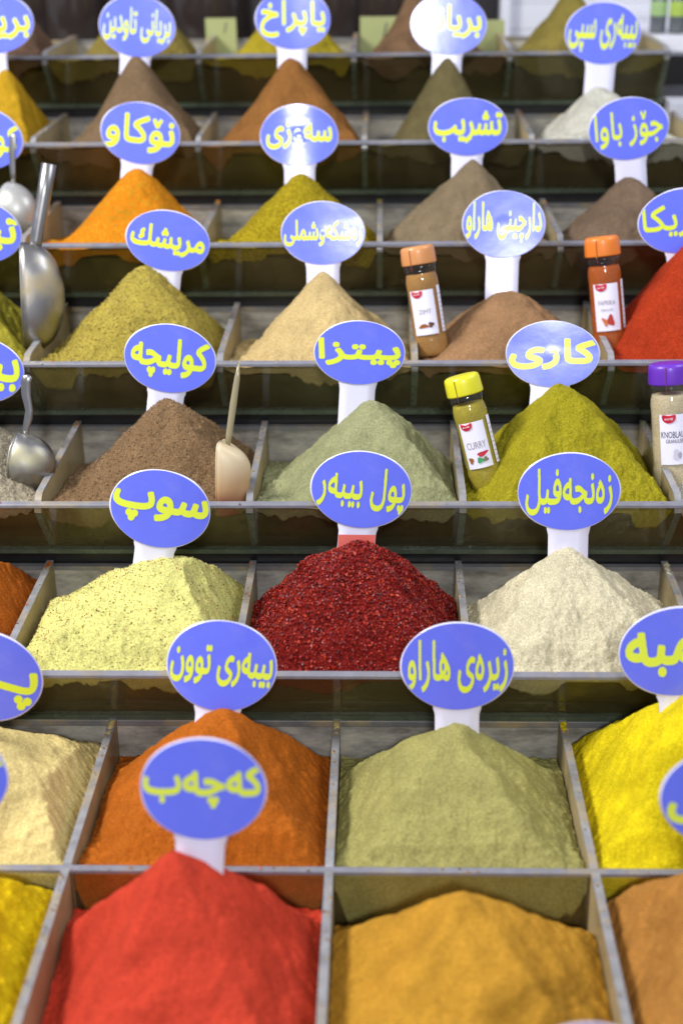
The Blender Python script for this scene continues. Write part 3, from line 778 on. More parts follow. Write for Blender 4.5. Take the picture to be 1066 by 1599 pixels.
# ------------------------------------------------------------------ oval signs
def sign(text, label, rk, px, py, wpx, hpx, tabx, taby, tw=0.90, th=0.5, ty=0.0, lean=9, yaw=0, glare=None, bend=0.12, tabw=0.39, roll=0, stain=False, dy=0.006, tx=0.0, heavy=1.0, behind=True):
    P = PEAK[rk]
    Yb = P.y + dy
    Bp = unproj(tabx, taby, Yb)
    # centre: on the view ray, leaning back from the foot
    def centre(al):
        d = ray(px, py)
        # C = CAM + t d ; C.y = Bp.y + (C.z - Bp.z) tan(al)
        t = (Bp.y - CAM.y + (CAM.z - Bp.z) * math.tan(al)) / (d.y - d.z * math.tan(al))
        return CAM + d * t
    al = math.radians(lean); yw = math.radians(yaw)
    if glare is not None:
        for _ in range(4):
            C = centre(al)
            G = CAM + ray(px + glare[0], py + glare[1]) * ((C.y - CAM.y) / ray(px + glare[0], py + glare[1]).y)
            n = ((CAM - G).normalized() + (GLARE_LAMP - G).normalized()).normalized()
            al = math.asin(n.z)
        # the card is bowed: allow for the slope of the bow at the glare spot
        n0 = n
    C = centre(al)
    up = (C - Bp)
    Lc = up.length
    up.normalize()
    if glare is None:
        n = Vector((0, -1, 0))
        n = (n - up * n.dot(up)).normalized()
        n = Matrix.Rotation(yw, 3, up) @ n
    else:
        sc0 = (C - CAM).dot(CF) / FPX
        kb = bend * 0.9 / (wpx * sc0 / 2)
        n0 = (n0 - CR * (kb * glare[0] * sc0) + CU * (kb * glare[1] * sc0)).normalized()
        up = (up - n0 * up.dot(n0)).normalized()
        n = n0
        Bp = C - up * Lc
    right = up.cross(n).normalized()
    if roll:
        pass
    sc = (C - CAM).dot(CF) / FPX
    vd = (CAM - C).normalized()
    fx = math.sqrt(max(0.3, 1 - vd.dot(right) ** 2)); fy = math.sqrt(max(0.3, 1 - vd.dot(up) ** 2))
    a, b = wpx * sc / 2 / fx, hpx * sc / 2 / fy
    Mx = Matrix(((right.x, up.x, n.x, Bp.x), (right.y, up.y, n.y, Bp.y), (right.z, up.z, n.z, Bp.z), (0, 0, 0, 1)))
    root = tag(empty('spice_sign', mat=Mx), label, 'sign', 'blue oval name signs in the heaps')
    rr = math.radians(roll)
    def bow(x, y):
        return -bend * (x * x + (min(abs(y - Lc), b) ** 2 if glare is not None else 0.0)) / max(a, 1e-6) * 0.45
    def oval(scale, z, mat, name, par, rings=6, seg=72, solid=0.0):
        V = [(0, Lc, z)]; F = []
        for i in range(1, rings + 1):
            for j in range(seg):
                t = 2 * math.pi * j / seg
                x, y = a * scale * i / rings * math.cos(t), b * scale * i / rings * math.sin(t)
                # printed ovals are cut out by hand: slightly uneven
                if name == 'card':
                    k = 1 + 0.006 * math.sin(3 * t + px) + 0.005 * math.sin(5 * t + py)
                    x, y = x * k, y * k
                x, y = x * math.cos(rr) - y * math.sin(rr), x * math.sin(rr) + y * math.cos(rr)
                V.append((x, y + Lc, z + bow(x, y)))
        for j in range(seg): F.append((0, 1 + j, 1 + (j + 1) % seg))
        for i in range(rings - 1):
            for j in range(seg):
                p, q = 1 + i * seg + j, 1 + i * seg + (j + 1) % seg
                F.append((p, p + seg, q + seg, q))
        return V, F
    V, F = oval(1.0, 0, None, 'card', None)
    # the tab below, wider where it meets the oval
    hw = tabw * a
    rowsT = []
    y_top, y_bot = Lc - b * 0.80, -0.022
    ny_ = 14
    base = len(V)
    for i in range(ny_ + 1):
        t = i / ny_
        y = y_top + (y_bot - y_top) * t
        fl = 1 + 0.10 * math.exp(-((Lc - b * 0.93 - y) / (0.10 * b)) ** 2 * (1 if y < Lc - b * 0.93 else 0.0))
        for s in (-1, -0.5, 0, 0.5, 1):
            x = s * hw * fl
            V.append((x, y, -0.0004 + bow(x, y)))
    for i in range(ny_):
        for j in range(4):
            p = base + i * 5 + j
            F.append((p, p + 5, p + 6, p + 1))
    card = mesh_obj('card', V, F, M_white_card, root, True)
    sm = card.modifiers.new('thickness', 'SOLIDIFY'); sm.thickness = 0.0012; sm.offset = -1
    if stain:
        V2, F2 = [], []
        yt = Lc - b * 1.17
        for i in range(9):
            y = yt + (-0.016 - yt) * i / 8
            for s in (-1, -0.33, 0.33, 1):
                x = s * hw * 0.985
                V2.append((x, y + (0.0015 * s if i == 0 else 0), 0.0004 + bow(x, y)))
        for i in range(8):
            for j in range(3):
                p = i * 4 + j; F2.append((p, p + 4, p + 5, p + 1))
        so = mesh_obj('stained_tape', V2, F2, M_red_stain, root, True); so['label'] = 'red stained tape round the tab'
    V, F = oval(0.980, 0.0004, None, 'print', None)
    mesh_obj('blue_oval', V, F, M_blue, root, True)
    hx, hy = (0.8, 1.0) if len(text) <= 4 else (0.48, 0.8) if len(text) <= 6 else (0.25, 0.6)
    rx, ry = heavy * hx * 0.0016 * a / 0.05, heavy * hy * 0.0019 * a / 0.05
    runs = glyph_runs(shape(text), tw * 2 * a, th * 2 * b, rx, ry)
    X, Yt, TF = [], [], []
    for (u0, u1, v0, v1) in runs:
        q = len(X)
        X += [u0, u1, u1, u0]; Yt += [v0, v0, v1, v1]; TF.append((q, q + 1, q + 2, q + 3))
    X = np.array(X) + tx * 2 * a; Yt = np.array(Yt) + ty * 2 * b
    Zt = np.full(len(X), 0.0007)
    Xr = X * math.cos(rr) - Yt * math.sin(rr); Yr = X * math.sin(rr) + Yt * math.cos(rr)
    inside = (Xr / (a * 0.965)) ** 2 + (Yr / (b * 0.965)) ** 2
    kk = np.where(inside > 1, 1 / np.sqrt(np.maximum(inside, 1e-6)), 1.0)
    Xr, Yr = Xr * kk, Yr * kk
    VT = [(x, y + Lc, z + bow(x, y)) for x, y, z in zip(Xr, Yr, Zt)]
    mesh_obj('lettering', VT, TF, M_yellow, root, True)
    return root

S = sign
# row 6 heaps
S('بريانى', 'blue oval sign starting with beh reh yeh, above golden yellow heap', (6, -1), -12, 36, 126, 92, -5, 112, th=0.55, ty=0.0, tabw=0.28)
S('بريانى تاودين', 'blue oval sign with two crowded words above greyish brown heap', (6, 0), 214, 41, 119, 92, 211, 98, th=0.56, tw=0.88, ty=0.02)
S('ياپراخ', 'blue oval sign reading \'ياپراخ\' above the orange brown heap', (6, 1), 457, 30, 118, 90, 456, 98, th=0.62, tw=0.86)
S('بريانى', 'blue oval sign half hidden by white glare above dark olive heap', (6, 2), 700, 38, 119, 92, 697, 100, th=0.55, tw=0.86, ty=0.05, glare=(-84, 8), bend=0.02)
S('بيبەرى سپى', 'blue oval sign reading \'بيبەرى سپى\' above the off-white heap', (6, 3), 941, 52, 117, 93, 934, 140, th=0.62, tw=0.90, lean=4)
# row 5 heaps
S('كوزبەرە', 'blue oval sign starting with kaf behind the white bowled ladle', (5, -1), -30, 216, 128, 96, -34, 292, th=0.6, tabw=0.34)
S('نۆكاو', 'blue oval sign reading \'نۆكاو\' above the bright orange heap', (5, 0), 219, 208, 124, 94, 213, 272, th=0.60, tw=0.86)
S('سەوزى', 'blue oval sign with a glare streak above greenish yellow heap', (5, 1), 467, 211, 123, 94, 468, 282, th=0.44, tw=0.84, glare=(-2, 16), bend=0.16)
S('تشريب', 'blue oval sign reading \'تشريب\' above the taupe heap', (5, 2), 730, 198, 124, 88, 728, 268, th=0.56, tw=0.86, lean=8)
S('جۆز باوا', 'blue oval sign reading \'جۆز باوا\' above the dull brown heap', (5, 3), 981, 201, 124, 95, 985, 284, th=0.58, tw=0.84, lean=4)
# row 4 heaps
S('تيمن', 'blue oval sign starting with teh beside the big steel scoop', (4, -1), -36, 362, 136, 98, -40, 440, th=0.55, lean=10)
S('مريشك', 'blue oval sign reading \'مريشك\' above coarse yellow green heap', (4, 0), 262, 376, 132, 93, 256, 440, th=0.48, tw=0.88, roll=-2)
S('رەشكەوشملى', 'blue oval sign with one long word above pale tan heap', (4, 1), 504, 364, 132, 98, 504, 438, th=0.42, tw=0.92, glare=(62, -50), bend=0.04)
S('دارچينى هاراو', 'blue oval sign reading \'دارچينى هاراو\' above cinnamon brown heap', (4, 2), 786, 350, 130, 104, 782, 466, th=0.60, tw=0.90, ty=0.03, glare=(20, 66), bend=0.04)
S('پاپريكا', 'blue oval sign ending in kaf alef above red paprika heap', (4, 3), 1065, 345, 136, 100, 1068, 420, th=0.56, tw=0.9, lean=6)
# row 3 heaps
S('بيبەر', 'blue oval sign starting with beh yeh beh beside steel ladle', (3, -1), -40, 577, 152, 106, -44, 660, th=0.6, tw=0.9)
S('كوليچە', 'blue oval sign reading \'كوليچە\' above the reddish brown heap', (3, 0), 265, 560, 144, 107, 257, 640, th=0.60, tw=0.84)
S('پيتزا', 'blue oval sign reading \'پيتزا\' above the sage green heap', (3, 1), 561, 551, 143, 100, 556, 640, th=0.46, tw=0.90, roll=2)
S('كارى', 'blue oval sign reading \'كارى\' with glare on top, above curry heap', (3, 2), 862, 553, 146, 104, 856, 618, th=0.48, tw=0.92, glare=(4, -74), bend=0.035, roll=3)
# row 2 heaps
S('سوپ', 'blue oval sign reading \'سوپ\' above the pale soup seasoning', (2, 0), 250, 795, 158, 122, 238, 884, th=0.42, tw=0.95, roll=-1)
S('پول بيبەر', 'blue oval sign reading \'پول بيبەر\' with red stained tab', (2, 1), 564, 765, 159, 121, 555, 860, th=0.60, tw=0.86, stain=True, tabw=0.37)
S('زەنجەفيل', 'blue oval sign reading \'زەنجەفيل\' above the cream ginger heap', (2, 2), 888, 768, 160, 122, 886, 872, th=0.60, tw=0.84)
# row 1 heaps
S('پـــە', 'blue oval sign with one long stretched letter above pale cream heap', (1, -1), -22, 1056, 178, 136, -50, 1150, th=0.52, tw=0.9)
S('بيبەرى توون', 'blue oval sign reading \'بيبەرى توون\' above the rusty orange heap', (1, 0), 346, 1040, 173, 142, 338, 1125, th=0.44, tw=0.92, lean=16)
S('زيرەى هاراو', 'blue oval sign reading \'زيرەى هاراو\' above the khaki green heap', (1, 1), 714, 1041, 178, 137, 713, 1146, th=0.60, tw=0.88)
S('همبە', 'blue oval sign reading \'همبە\' above the turmeric yellow heap', (1, 2), 1058, 1018, 182, 138, 1066, 1120, th=0.52, tw=0.88)
# row 0 heaps
S('كزبرە', 'blue oval sign above the deep golden yellow heap', (0, -1), -90, 1212, 202, 150, -100, 1360, th=0.5)
S('كەچەب', 'blue oval sign reading \'كەچەب\' above the scarlet red heap', (0, 0), 317, 1233, 198, 156, 311, 1352, th=0.44, tw=0.95, roll=3, ty=0.04)
S('كارى', 'blue oval sign in shade above the lumpy ochre heap', (0, 2), 1130, 1244, 196, 148, 1136, 1376, th=0.5, tw=0.9, lean=2)
S('كارى', 'blue oval sign rising from the tray below the mustard heap', (-1, 1), 915, 1687, 210, 160, 912, 1790, th=0.5, lean=8)

# ------------------------------------------------------------------ jars of ready spice
def clear_mat(name, tint=(0.97, 0.97, 0.95)):
    m = bpy.data.materials.new(name); m.use_nodes = True
    nt = m.node_tree; N, L = nt.nodes, nt.links
    N.remove(N['Principled BSDF'])
    tr = N.new('ShaderNodeBsdfTransparent'); tr.inputs[0].default_value = (*tint, 1)
    gl = N.new('ShaderNodeBsdfGlossy'); gl.inputs['Roughness'].default_value = 0.07
    lw = N.new('ShaderNodeLayerWeight'); lw.inputs[0].default_value = 0.5
    pw = N.new('ShaderNodeMath'); pw.operation = 'POWER'; pw.inputs[1].default_value = 4.0
    L.new(lw.outputs['Facing'], pw.inputs[0])
    fr = N.new('ShaderNodeMath'); fr.operation = 'MULTIPLY_ADD'; fr.inputs[1].default_value = 0.9; fr.inputs[2].default_value = 0.045
    L.new(pw.outputs[0], fr.inputs[0])
    mx = N.new('ShaderNodeMixShader')
    L.new(fr.outputs[0], mx.inputs[0]); L.new(tr.outputs[0], mx.inputs[1]); L.new(gl.outputs[0], mx.inputs[2])
    L.new(mx.outputs[0], N['Material Output'].inputs['Surface'])
    return m
M_clear = clear_mat('clear_jar_wall')
M_label = simple_mat('paper_label', lin((232, 230, 248)), 0.35, 0, 0.2)
M_badge = simple_mat('crimson_badge', lin((186, 22, 52)), 0.3, 0, 0.3, 0.5, 0.1, 200)
M_ink = simple_mat('dark_ink', lin((60, 56, 70)), 0.5)
M_ink_pale = simple_mat('grey_ink', lin((150, 140, 140)), 0.5)
M_white_ink = simple_mat('white_ink', (0.85, 0.85, 0.85), 0.4)
M_seal = simple_mat('seal_line', lin((120, 40, 40)), 0.4)

def wrap(V, R, a0):
    """flat (x,z) label coordinates -> onto the jar's round wall, front = -y"""
    out = []
    for x, z, off in V:
        t = a0 + x / R
        out.append(((R + off) * math.sin(t), -(R + off) * math.cos(t), z))
    return out

def spice_jar(label, base_px, top_px, Y, cap_px, cap_rgb, fill_rgb, words, face, pics, turn=0.0, leanback=13):
    """base_px/top_px: jar axis at the buried bottom and at the cap top"""
    A = unproj(*base_px, Y)
    T0 = unproj(*top_px, Y + math.tan(math.radians(leanback)) * 0.12)
    up = (T0 - A); H = up.length; up.normalize()
    R = cap_px * ((T0 - CAM).dot(CF)) / FPX / 2
    n = Vector((0, -1, 0)); n = (n - up * n.dot(up)).normalized()
    right = up.cross(n) * 1.0
    right = n.cross(up) * -1.0
    Mx = Matrix(((right.x, -n.x, up.x, A.x), (right.y, -n.y, up.y, A.y), (right.z, -n.z, up.z, A.z), (0, 0, 0, 1)))
    root = tag(empty('spice_jar', mat=Mx), label, 'spice jar', 'jars of ready spice stuck in heaps')
    ch = 0.16 * H                      # cap height
    zc = H - ch
    body = [(0.0, 0.0), (R * 0.88, 0.0), (R * 0.95, 0.002), (R * 0.98, 0.006), (R * 0.99, zc * 0.16), (R * 0.98, zc * 0.19), (R * 0.95, zc * 0.215), (R * 0.95, zc * 0.235),
            (R * 0.95, zc * 0.72), (R * 0.96, zc * 0.75), (R * 0.97, zc * 0.79), (R * 0.96, zc * 0.84), (R * 0.93, zc * 0.87), (R * 0.89, zc * 0.895), (R * 0.89, zc * 0.91), (R * 0.94, zc * 0.945), (R * 0.94, zc * 0.985), (R * 0.88, zc * 1.0)]
    lathe('jar_wall', body, M_clear, root)
    fm = spice_mat('jar_fill', fill_rgb, 700, 0.25)
    inner = [(max(0, r_ - 0.0012), z * 0.985 + 0.0015) for r_, z in body if z < zc * 0.9] + [(0, zc * 0.89)]
    lathe('jar_contents', inner, fm, root)
    cm = simple_mat('cap_plastic', lin(cap_rgb), 0.36, 0, 0.15, 0.5, 0.06, 50)
    cap = lathe('cap', [(R * 0.90, zc - 0.0005), (R * 0.985, zc - 0.0005), (R * 1.0, zc + 0.001), (R * 0.975, zc + ch * 0.62), (R * 0.965, zc + ch * 0.80), (R * 0.92, zc + ch * 0.93), (R * 0.80, zc + ch * 0.99), (R * 0.5, zc + ch), (0, zc + ch)], cm, root)
    # tear seal running over the cap
    sl = wrap([(s * 0.00035, zc + ch * (0.02 + 0.86 * i / 12) - (0.0 if i else ch * 0.35), 0.0005 - 0.0003 * i / 12) for i in range(13) for s in (-1, 1)], R * 0.992, turn - 0.32)
    mesh_obj('seal_line', sl, [(2 * i, 2 * i + 1, 2 * i + 3, 2 * i + 2) for i in range(12)], M_seal, cap)
    # paper label
    RL = R * 0.955
    hl0, hl1 = zc * 0.25, zc * 0.725
    wl = RL * 1.5
    n_ = 20
    def patch(x0, x1, z0, z1, off):
        V = []; F = []
        for i in range(n_ + 1):
            x = x0 + (x1 - x0) * i / n_
            V += [(x, z0, off), (x, z1, off)]
        for i in range(n_): F.append((2 * i, 2 * i + 2, 2 * i + 3, 2 * i + 1))
        return wrap(V, RL, turn), F
    V, F = patch(-wl / 2, wl / 2, hl0, hl1, 0.0002)
    lab = mesh_obj('label', V, F, M_label, root, True)
    V, F = patch(wl / 2 + RL * 0.30, wl / 2 + RL * 0.62, hl0 + 0.001, hl1 + 0.003, 0.0002)
    sl = mesh_obj('side_label', V, F, M_label, root, True)
    for q in range(9):
        zq = hl0 + 0.004 + q * (hl1 - hl0 - 0.006) / 9
        V, F = patch(wl / 2 + RL * (0.34 + 0.05 * (q % 2)), wl / 2 + RL * 0.56, zq, zq + 0.0008, 0.00035)
        mesh_obj('print_line', V, F, M_ink_pale, sl, True)
    # badge: half disc hanging from the label's top edge
    bw = wl * 0.22
    bx = -wl * 0.18
    zt = hl1 - 0.0002
    V = [(bx - bw, zt, 0.0004), (bx, zt, 0.0004), (bx + bw, zt, 0.0004)]
    arc = [(bx + bw * math.cos(t), zt - bw * 0.42 - bw * 0.85 * math.sin(t), 0.0010) for t in np.linspace(0, math.pi, 15)]
    Vb = [(bx, zt - bw * 0.3, 0.0010), (bx + bw, zt, 0.0010)] + arc + [(bx - bw, zt, 0.0010)]
    Fb = [(0, i, i + 1) for i in range(1, len(Vb) - 1)] + [(0, len(Vb) - 1, 1)]
    mesh_obj('badge', wrap(Vb, RL, turn), Fb, M_badge, lab)
    def words_on(body_, cx, cz, w_, h_, mat, shear=0.0, off=0.0005, rot=0.0, bold=0.0):
        TV, TF, dm = text_mesh(body_, bold, shear)
        X = TV[:, 0] * w_; Zz = TV[:, 1] * h_
        V = [(cx + x * math.cos(rot) - z * math.sin(rot), cz + x * math.sin(rot) + z * math.cos(rot), off) for x, z in zip(X, Zz)]
        mesh_obj('lettering', wrap(V, RL, turn), TF, mat, lab)
    words_on('Konig', bx, zt - bw * 0.62, bw * 1.25, bw * 0.42, M_white_ink, 0.4, 0.0013, 0.15)
    for (t_, cx, cz, w_, h_, dark) in words:
        words_on(t_, cx * wl, hl0 + cz * (hl1 - hl0), w_ * wl, h_ * (hl1 - hl0), M_ink if dark else M_ink_pale)
    for (rgb, cx, cz, w_, h_, rot) in pics:
        V = [(cx * wl, hl0 + cz * (hl1 - hl0), 0.0009)]
        for i in range(14):
            t = 2 * math.pi * i / 14
            k = 1 + 0.22 * math.sin(3 * t + cx * 40)
            x, z = 0.5 * w_ * wl * k * math.cos(t), 0.5 * h_ * (hl1 - hl0) * k * math.sin(t)
            V.append((cx * wl + x * math.cos(rot) - z * math.sin(rot), hl0 + cz * (hl1 - hl0) + x * math.sin(rot) + z * math.cos(rot), 0.0009))
        mesh_obj('label_picture', wrap(V, RL, turn), [(0, 1 + i, 1 + (i + 1) % 14) for i in range(14)], simple_mat('picture_ink', lin(rgb), 0.5), lab)
    return root

y4, y3 = row_base(4)[0], row_base(3)[0]
spice_jar('curry jar with yellow cap leaning in the curry heap', (763, 762), (719, 586), y3 + 0.32 * D, 58, (220, 214, 36), (190, 172, 60),
          [('CURRY', 0.02, 0.50, 0.74, 0.15, False)], 0, [((190, 20, 50), 0.18, 0.30, 0.42, 0.10, 0.2), ((60, 150, 90), 0.05, 0.17, 0.25, 0.12, 0), ((150, 90, 30), -0.30, 0.19, 0.18, 0.14, 0), ((120, 110, 90), 0.25, 0.17, 0.2, 0.1, 0.3)], turn=-0.12)
spice_jar('garlic jar with purple cap reading KNOBLAUCH GRANULIERT', (1051, 760), (1043, 566), y3 + 0.42 * D, 66, (100, 44, 180), (226, 208, 176),
          [('KNOBLAUCH', 0.05, 0.60, 1.0, 0.13, True), ('GRANULIERT', 0.03, 0.47, 0.66, 0.08, True)], 0, [((200, 196, 210), 0.05, 0.2, 0.3, 0.2, 0), ((160, 156, 176), 0.12, 0.18, 0.14, 0.12, 0)], turn=0.0)
spice_jar('cinnamon jar with tan orange cap in the smooth brown heap', (676, 556), (650, 384), y4 + 0.28 * D, 55, (206, 140, 84), (190, 140, 80),
          [('ZIMT', 0.05, 0.52, 0.5, 0.10, False)], 0, [((150, 80, 24), -0.08, 0.20, 0.4, 0.09, 0.05), ((90, 50, 20), 0.22, 0.22, 0.22, 0.12, 0.5)], turn=-0.15)
spice_jar('paprika jar with bright orange cap beside the red heap', (953, 552), (938, 369), y4 + 0.40 * D, 56, (226, 124, 40), (196, 96, 34),
          [('PAPRIKA', 0.0, 0.60, 0.66, 0.10, False), ('EDELSÜSS', 0.0, 0.45, 0.45, 0.06, False)], 0, [((176, 44, 30), 0.10, 0.22, 0.26, 0.24, 0.1), ((200, 110, 60), -0.12, 0.20, 0.16, 0.2, 0.4)], turn=-0.12)

# ------------------------------------------------------------------ scoops and ladles
def frame_from(A, B, facing=Vector((0, -1, 0))):
    up = (B - A).normalized()
    n = (facing - up * facing.dot(up)).normalized()
    right = up.cross(n)
    if right.dot(CR) < 0: right = -right
    return right, n, up

def stained_steel(name, stain_rgb, amount):
    m, nt, b = new_mat(name)
    N, L = nt.nodes, nt.links
    tc = N.new('ShaderNodeTexCoord')
    n = N.new('ShaderNodeTexNoise'); n.inputs['Scale'].default_value = 26; n.inputs['Detail'].default_value = 6
    L.new(tc.outputs['Object'], n.inputs['Vector'])
    mr = N.new('ShaderNodeMapRange'); mr.inputs[1].default_value = 0.48; mr.inputs[2].default_value = 0.68; mr.inputs[4].default_value = amount
    L.new(n.outputs['Fac'], mr.inputs[0])
    mx = N.new('ShaderNodeMix'); mx.data_type = 'RGBA'
    mx.inputs[6].default_value = (0.34, 0.33, 0.32, 1); mx.inputs[7].default_value = (*lin(stain_rgb), 1)
    L.new(mr.outputs[0], mx.inputs[0]); L.new(mx.outputs[2], b.inputs['Base Color'])
    im = N.new('ShaderNodeMath'); im.operation = 'SUBTRACT'; im.inputs[0].default_value = 1.0
    L.new(mr.outputs[0], im.inputs[1]); L.new(im.outputs[0], b.inputs['Metallic'])
    rr = N.new('ShaderNodeMapRange'); rr.inputs[3].default_value = 0.36; rr.inputs[4].default_value = 0.75
    L.new(mr.outputs[0], rr.inputs[0]); L.new(rr.outputs[0], b.inputs['Roughness'])
    return m

def tube(name, pts, radii, mat, parent, seg=20, squash=1.0, caps=True):
    V, F = [], []
    n = len(pts)
    for i, (p, r_) in enumerate(zip(pts, radii)):
        p = Vector(p)
        a = Vector(pts[max(0, i - 1)]); b = Vector(pts[min(n - 1, i + 1)])
        t = (b - a).normalized()
        u = Vector((0, 1, 0)) - t * t.y; u.normalize()
        v = t.cross(u)
        for j in range(seg):
            an = 2 * math.pi * j / seg
            V.append(p + u * (r_ * squash * math.cos(an)) + v * (r_ * math.sin(an)))
    for i in range(n - 1):
        for j in range(seg):
            F.append((i * seg + j, i * seg + (j + 1) % seg, (i + 1) * seg + (j + 1) % seg, (i + 1) * seg + j))
    if caps: F += [tuple(range(seg))[::-1], tuple(range((n - 1) * seg, n * seg))]
    return mesh_obj(name, V, F, mat, parent, True)

def half_bowl(name, parent, cx, cz, ah, bulge, depth_r, mat, thick=0.0012, p=2.0, droop=0.0, taper=0.0):
    """shell of half an ellipsoid: open towards -x, bulging to +x; z is the length"""
    V, F = [], []
    nu, nv = 28, 20
    for i in range(nu + 1):
        t = math.pi * i / nu                    # along z from +ah to -ah
        z = ah * math.cos(t); k = (max(0, math.sin(t))) ** (2 / p)
        for j in range(nv + 1):
            s = -math.pi / 2 + math.pi * j / nv
            f_ = k * math.cos(s)
            g_ = 1 - taper * (0.5 - 0.5 * z / ah)
            V.append((cx + bulge * f_ * g_, depth_r * k * math.sin(s), cz + z - (droop * f_ if z > 0 else 0) * (z / ah)))
    for i in range(nu):
        for j in range(nv):
            q = i * (nv + 1) + j
            F.append((q, q + 1, q + nv + 2, q + nv + 1))
    o = mesh_obj(name, V, F, mat, parent, True)
    m = o.modifiers.new('wall', 'SOLIDIFY'); m.thickness = thick; m.offset = 0
    pts = []
    for i in range(nu + 1):
        t = math.pi * i / nu
        k = (max(0, math.sin(t))) ** (2 / p)
        pts.append((cx, -depth_r * k, cz + ah * math.cos(t)))
    tube('lip', pts, [0.0011] * len(pts), mat, o, 8)
    return o

def px_frame(px, py, Y):
    """placing frame with x right, y away, z up at a spot seen at (px,py); metres per pixel"""
    P = unproj(px, py, Y)
    sc = (P - CAM).dot(CF) / FPX
    return P, sc

# big steel scoop with a tubular handle
P, sc = px_frame(38, 462, y4 + 0.42 * D)
rt = tag(empty('steel_scoop', P), 'large steel scoop with tubular handle stuck in yellow green heap', 'scoop')
rt.rotation_euler = (math.radians(-14), math.radians(2), math.radians(8))
ss = stained_steel('scoop_steel', (176, 150, 60), 0.55)
half_bowl('bowl', rt, 0, -2 * sc, 84 * sc, 62 * sc, 40 * sc, ss, p=2.6)
tube('handle', [(20 * sc, 0, 74 * sc), (22 * sc, 0, 84 * sc), (36 * sc, 0, 150 * sc), (46 * sc, 0, 200 * sc), (46.2 * sc, 0, 201 * sc)], [9 * sc, 10 * sc, 11 * sc, 11.5 * sc, 10 * sc], M_steel, rt)
# white bowled ladle
P, sc = px_frame(16, 330, row_base(5)[0] + 0.45 * D)
rt = tag(empty('white_ladle', P), 'white bowled ladle with flat steel handle in the olive heap', 'ladle')
rt.rotation_euler = (math.radians(-10), 0, math.radians(-25))
M_enamel = simple_mat('pale_enamel', (0.40, 0.40, 0.38), 0.35, 0.35, 0.3, 0.5, 0.1, 50)
half_bowl('bowl', rt, 0, 0, 44 * sc, 47 * sc, 34 * sc, M_enamel)
tube('handle', [(6 * sc, 0, 38 * sc), (5 * sc, 0, 60 * sc), (3 * sc, 0, 90 * sc), (5 * sc, 0, 114 * sc), (5 * sc, 0, 119 * sc)], [4 * sc, 5 * sc, 6 * sc, 6.5 * sc, 3.5 * sc], M_steel, rt, 16, 0.5)
# steel ladle
P, sc = px_frame(32, 722, y3 + 0.36 * D)
rt = tag(empty('steel_ladle', P), 'small steel ladle with bar handle in coarse grey heap', 'ladle')
rt.rotation_euler = (math.radians(-12), math.radians(2), math.radians(-14))
s2 = stained_steel('ladle_steel', (168, 160, 80), 0.5)
half_bowl('bowl', rt, 0, 0, 47 * sc, 57 * sc, 42 * sc, s2)
tube('handle', [(9 * sc, 0, 40 * sc), (8 * sc, 0, 56 * sc), (12 * sc, 0, 72 * sc), (13 * sc, 0, 84 * sc), (7 * sc, 0, 108 * sc), (6 * sc, 0, 128 * sc), (8 * sc, 0, 136 * sc), (8 * sc, 0, 139 * sc)], [4 * sc, 5.5 * sc, 7 * sc, 6.5 * sc, 8 * sc, 9 * sc, 8.5 * sc, 4 * sc], M_steel, rt, 16, 0.55)
# plastic scoop
P, sc = px_frame(345, 738, y3 + 0.14 * D)
rt = tag(empty('plastic_scoop', P), 'milky plastic scoop with thin handle, its lip stained brown', 'scoop')
rt.rotation_euler = (math.radians(-10), math.radians(0), math.radians(-8))
def plastic():
    m, nt, b = new_mat('milky_plastic')
    N, L = nt.nodes, nt.links
    tc = N.new('ShaderNodeTexCoord')
    sx = N.new('ShaderNodeSeparateXYZ'); L.new(tc.outputs['Object'], sx.inputs[0])
    nz = N.new('ShaderNodeTexNoise'); nz.inputs['Scale'].default_value = 30
    L.new(tc.outputs['Object'], nz.inputs['Vector'])
    ad = N.new('ShaderNodeMath'); ad.operation = 'MULTIPLY_ADD'; ad.inputs[1].default_value = 0.03
    L.new(nz.outputs['Fac'], ad.inputs[0]); L.new(sx.outputs['Z'], ad.inputs[2])
    mr = N.new('ShaderNodeMapRange'); mr.inputs[1].default_value = -0.020; mr.inputs[2].default_value = 0.035
    L.new(ad.outputs[0], mr.inputs[0])
    cr = N.new('ShaderNodeValToRGB')
    cr.color_ramp.elements[0].color = (*lin((128, 66, 50)), 1); cr.color_ramp.elements[1].color = (*lin((204, 186, 152)), 1)
    x = cr.color_ramp.elements.new(0.4); x.color = (*lin((182, 146, 104)), 1)
    L.new(mr.outputs[0], cr.inputs[0]); L.new(cr.outputs[0], b.inputs['Base Color'])
    b.inputs['Roughness'].default_value = 0.4
    b.inputs['Subsurface Weight'].default_value = 0.1
    b.inputs['Subsurface Radius'].default_value = (0.006, 0.004, 0.003)
    return m
MP = plastic()
half_bowl('bowl', rt, 0, -8 * sc, 58 * sc, 51 * sc, 30 * sc, MP, 0.0016, 7.0, 26 * sc, 0.22)
tube('handle', [(11 * sc, 0, 44 * sc), (13 * sc, 0, 60 * sc), (20 * sc, 0, 110 * sc), (26 * sc, 0, 150 * sc), (29 * sc, 0, 174 * sc)], [4 * sc, 5 * sc, 5.5 * sc, 4.5 * sc, 0.8 * sc], simple_mat('clear_plastic_handle', lin((150, 140, 108)), 0.25, 0, 0.5), rt, 12, 0.5)

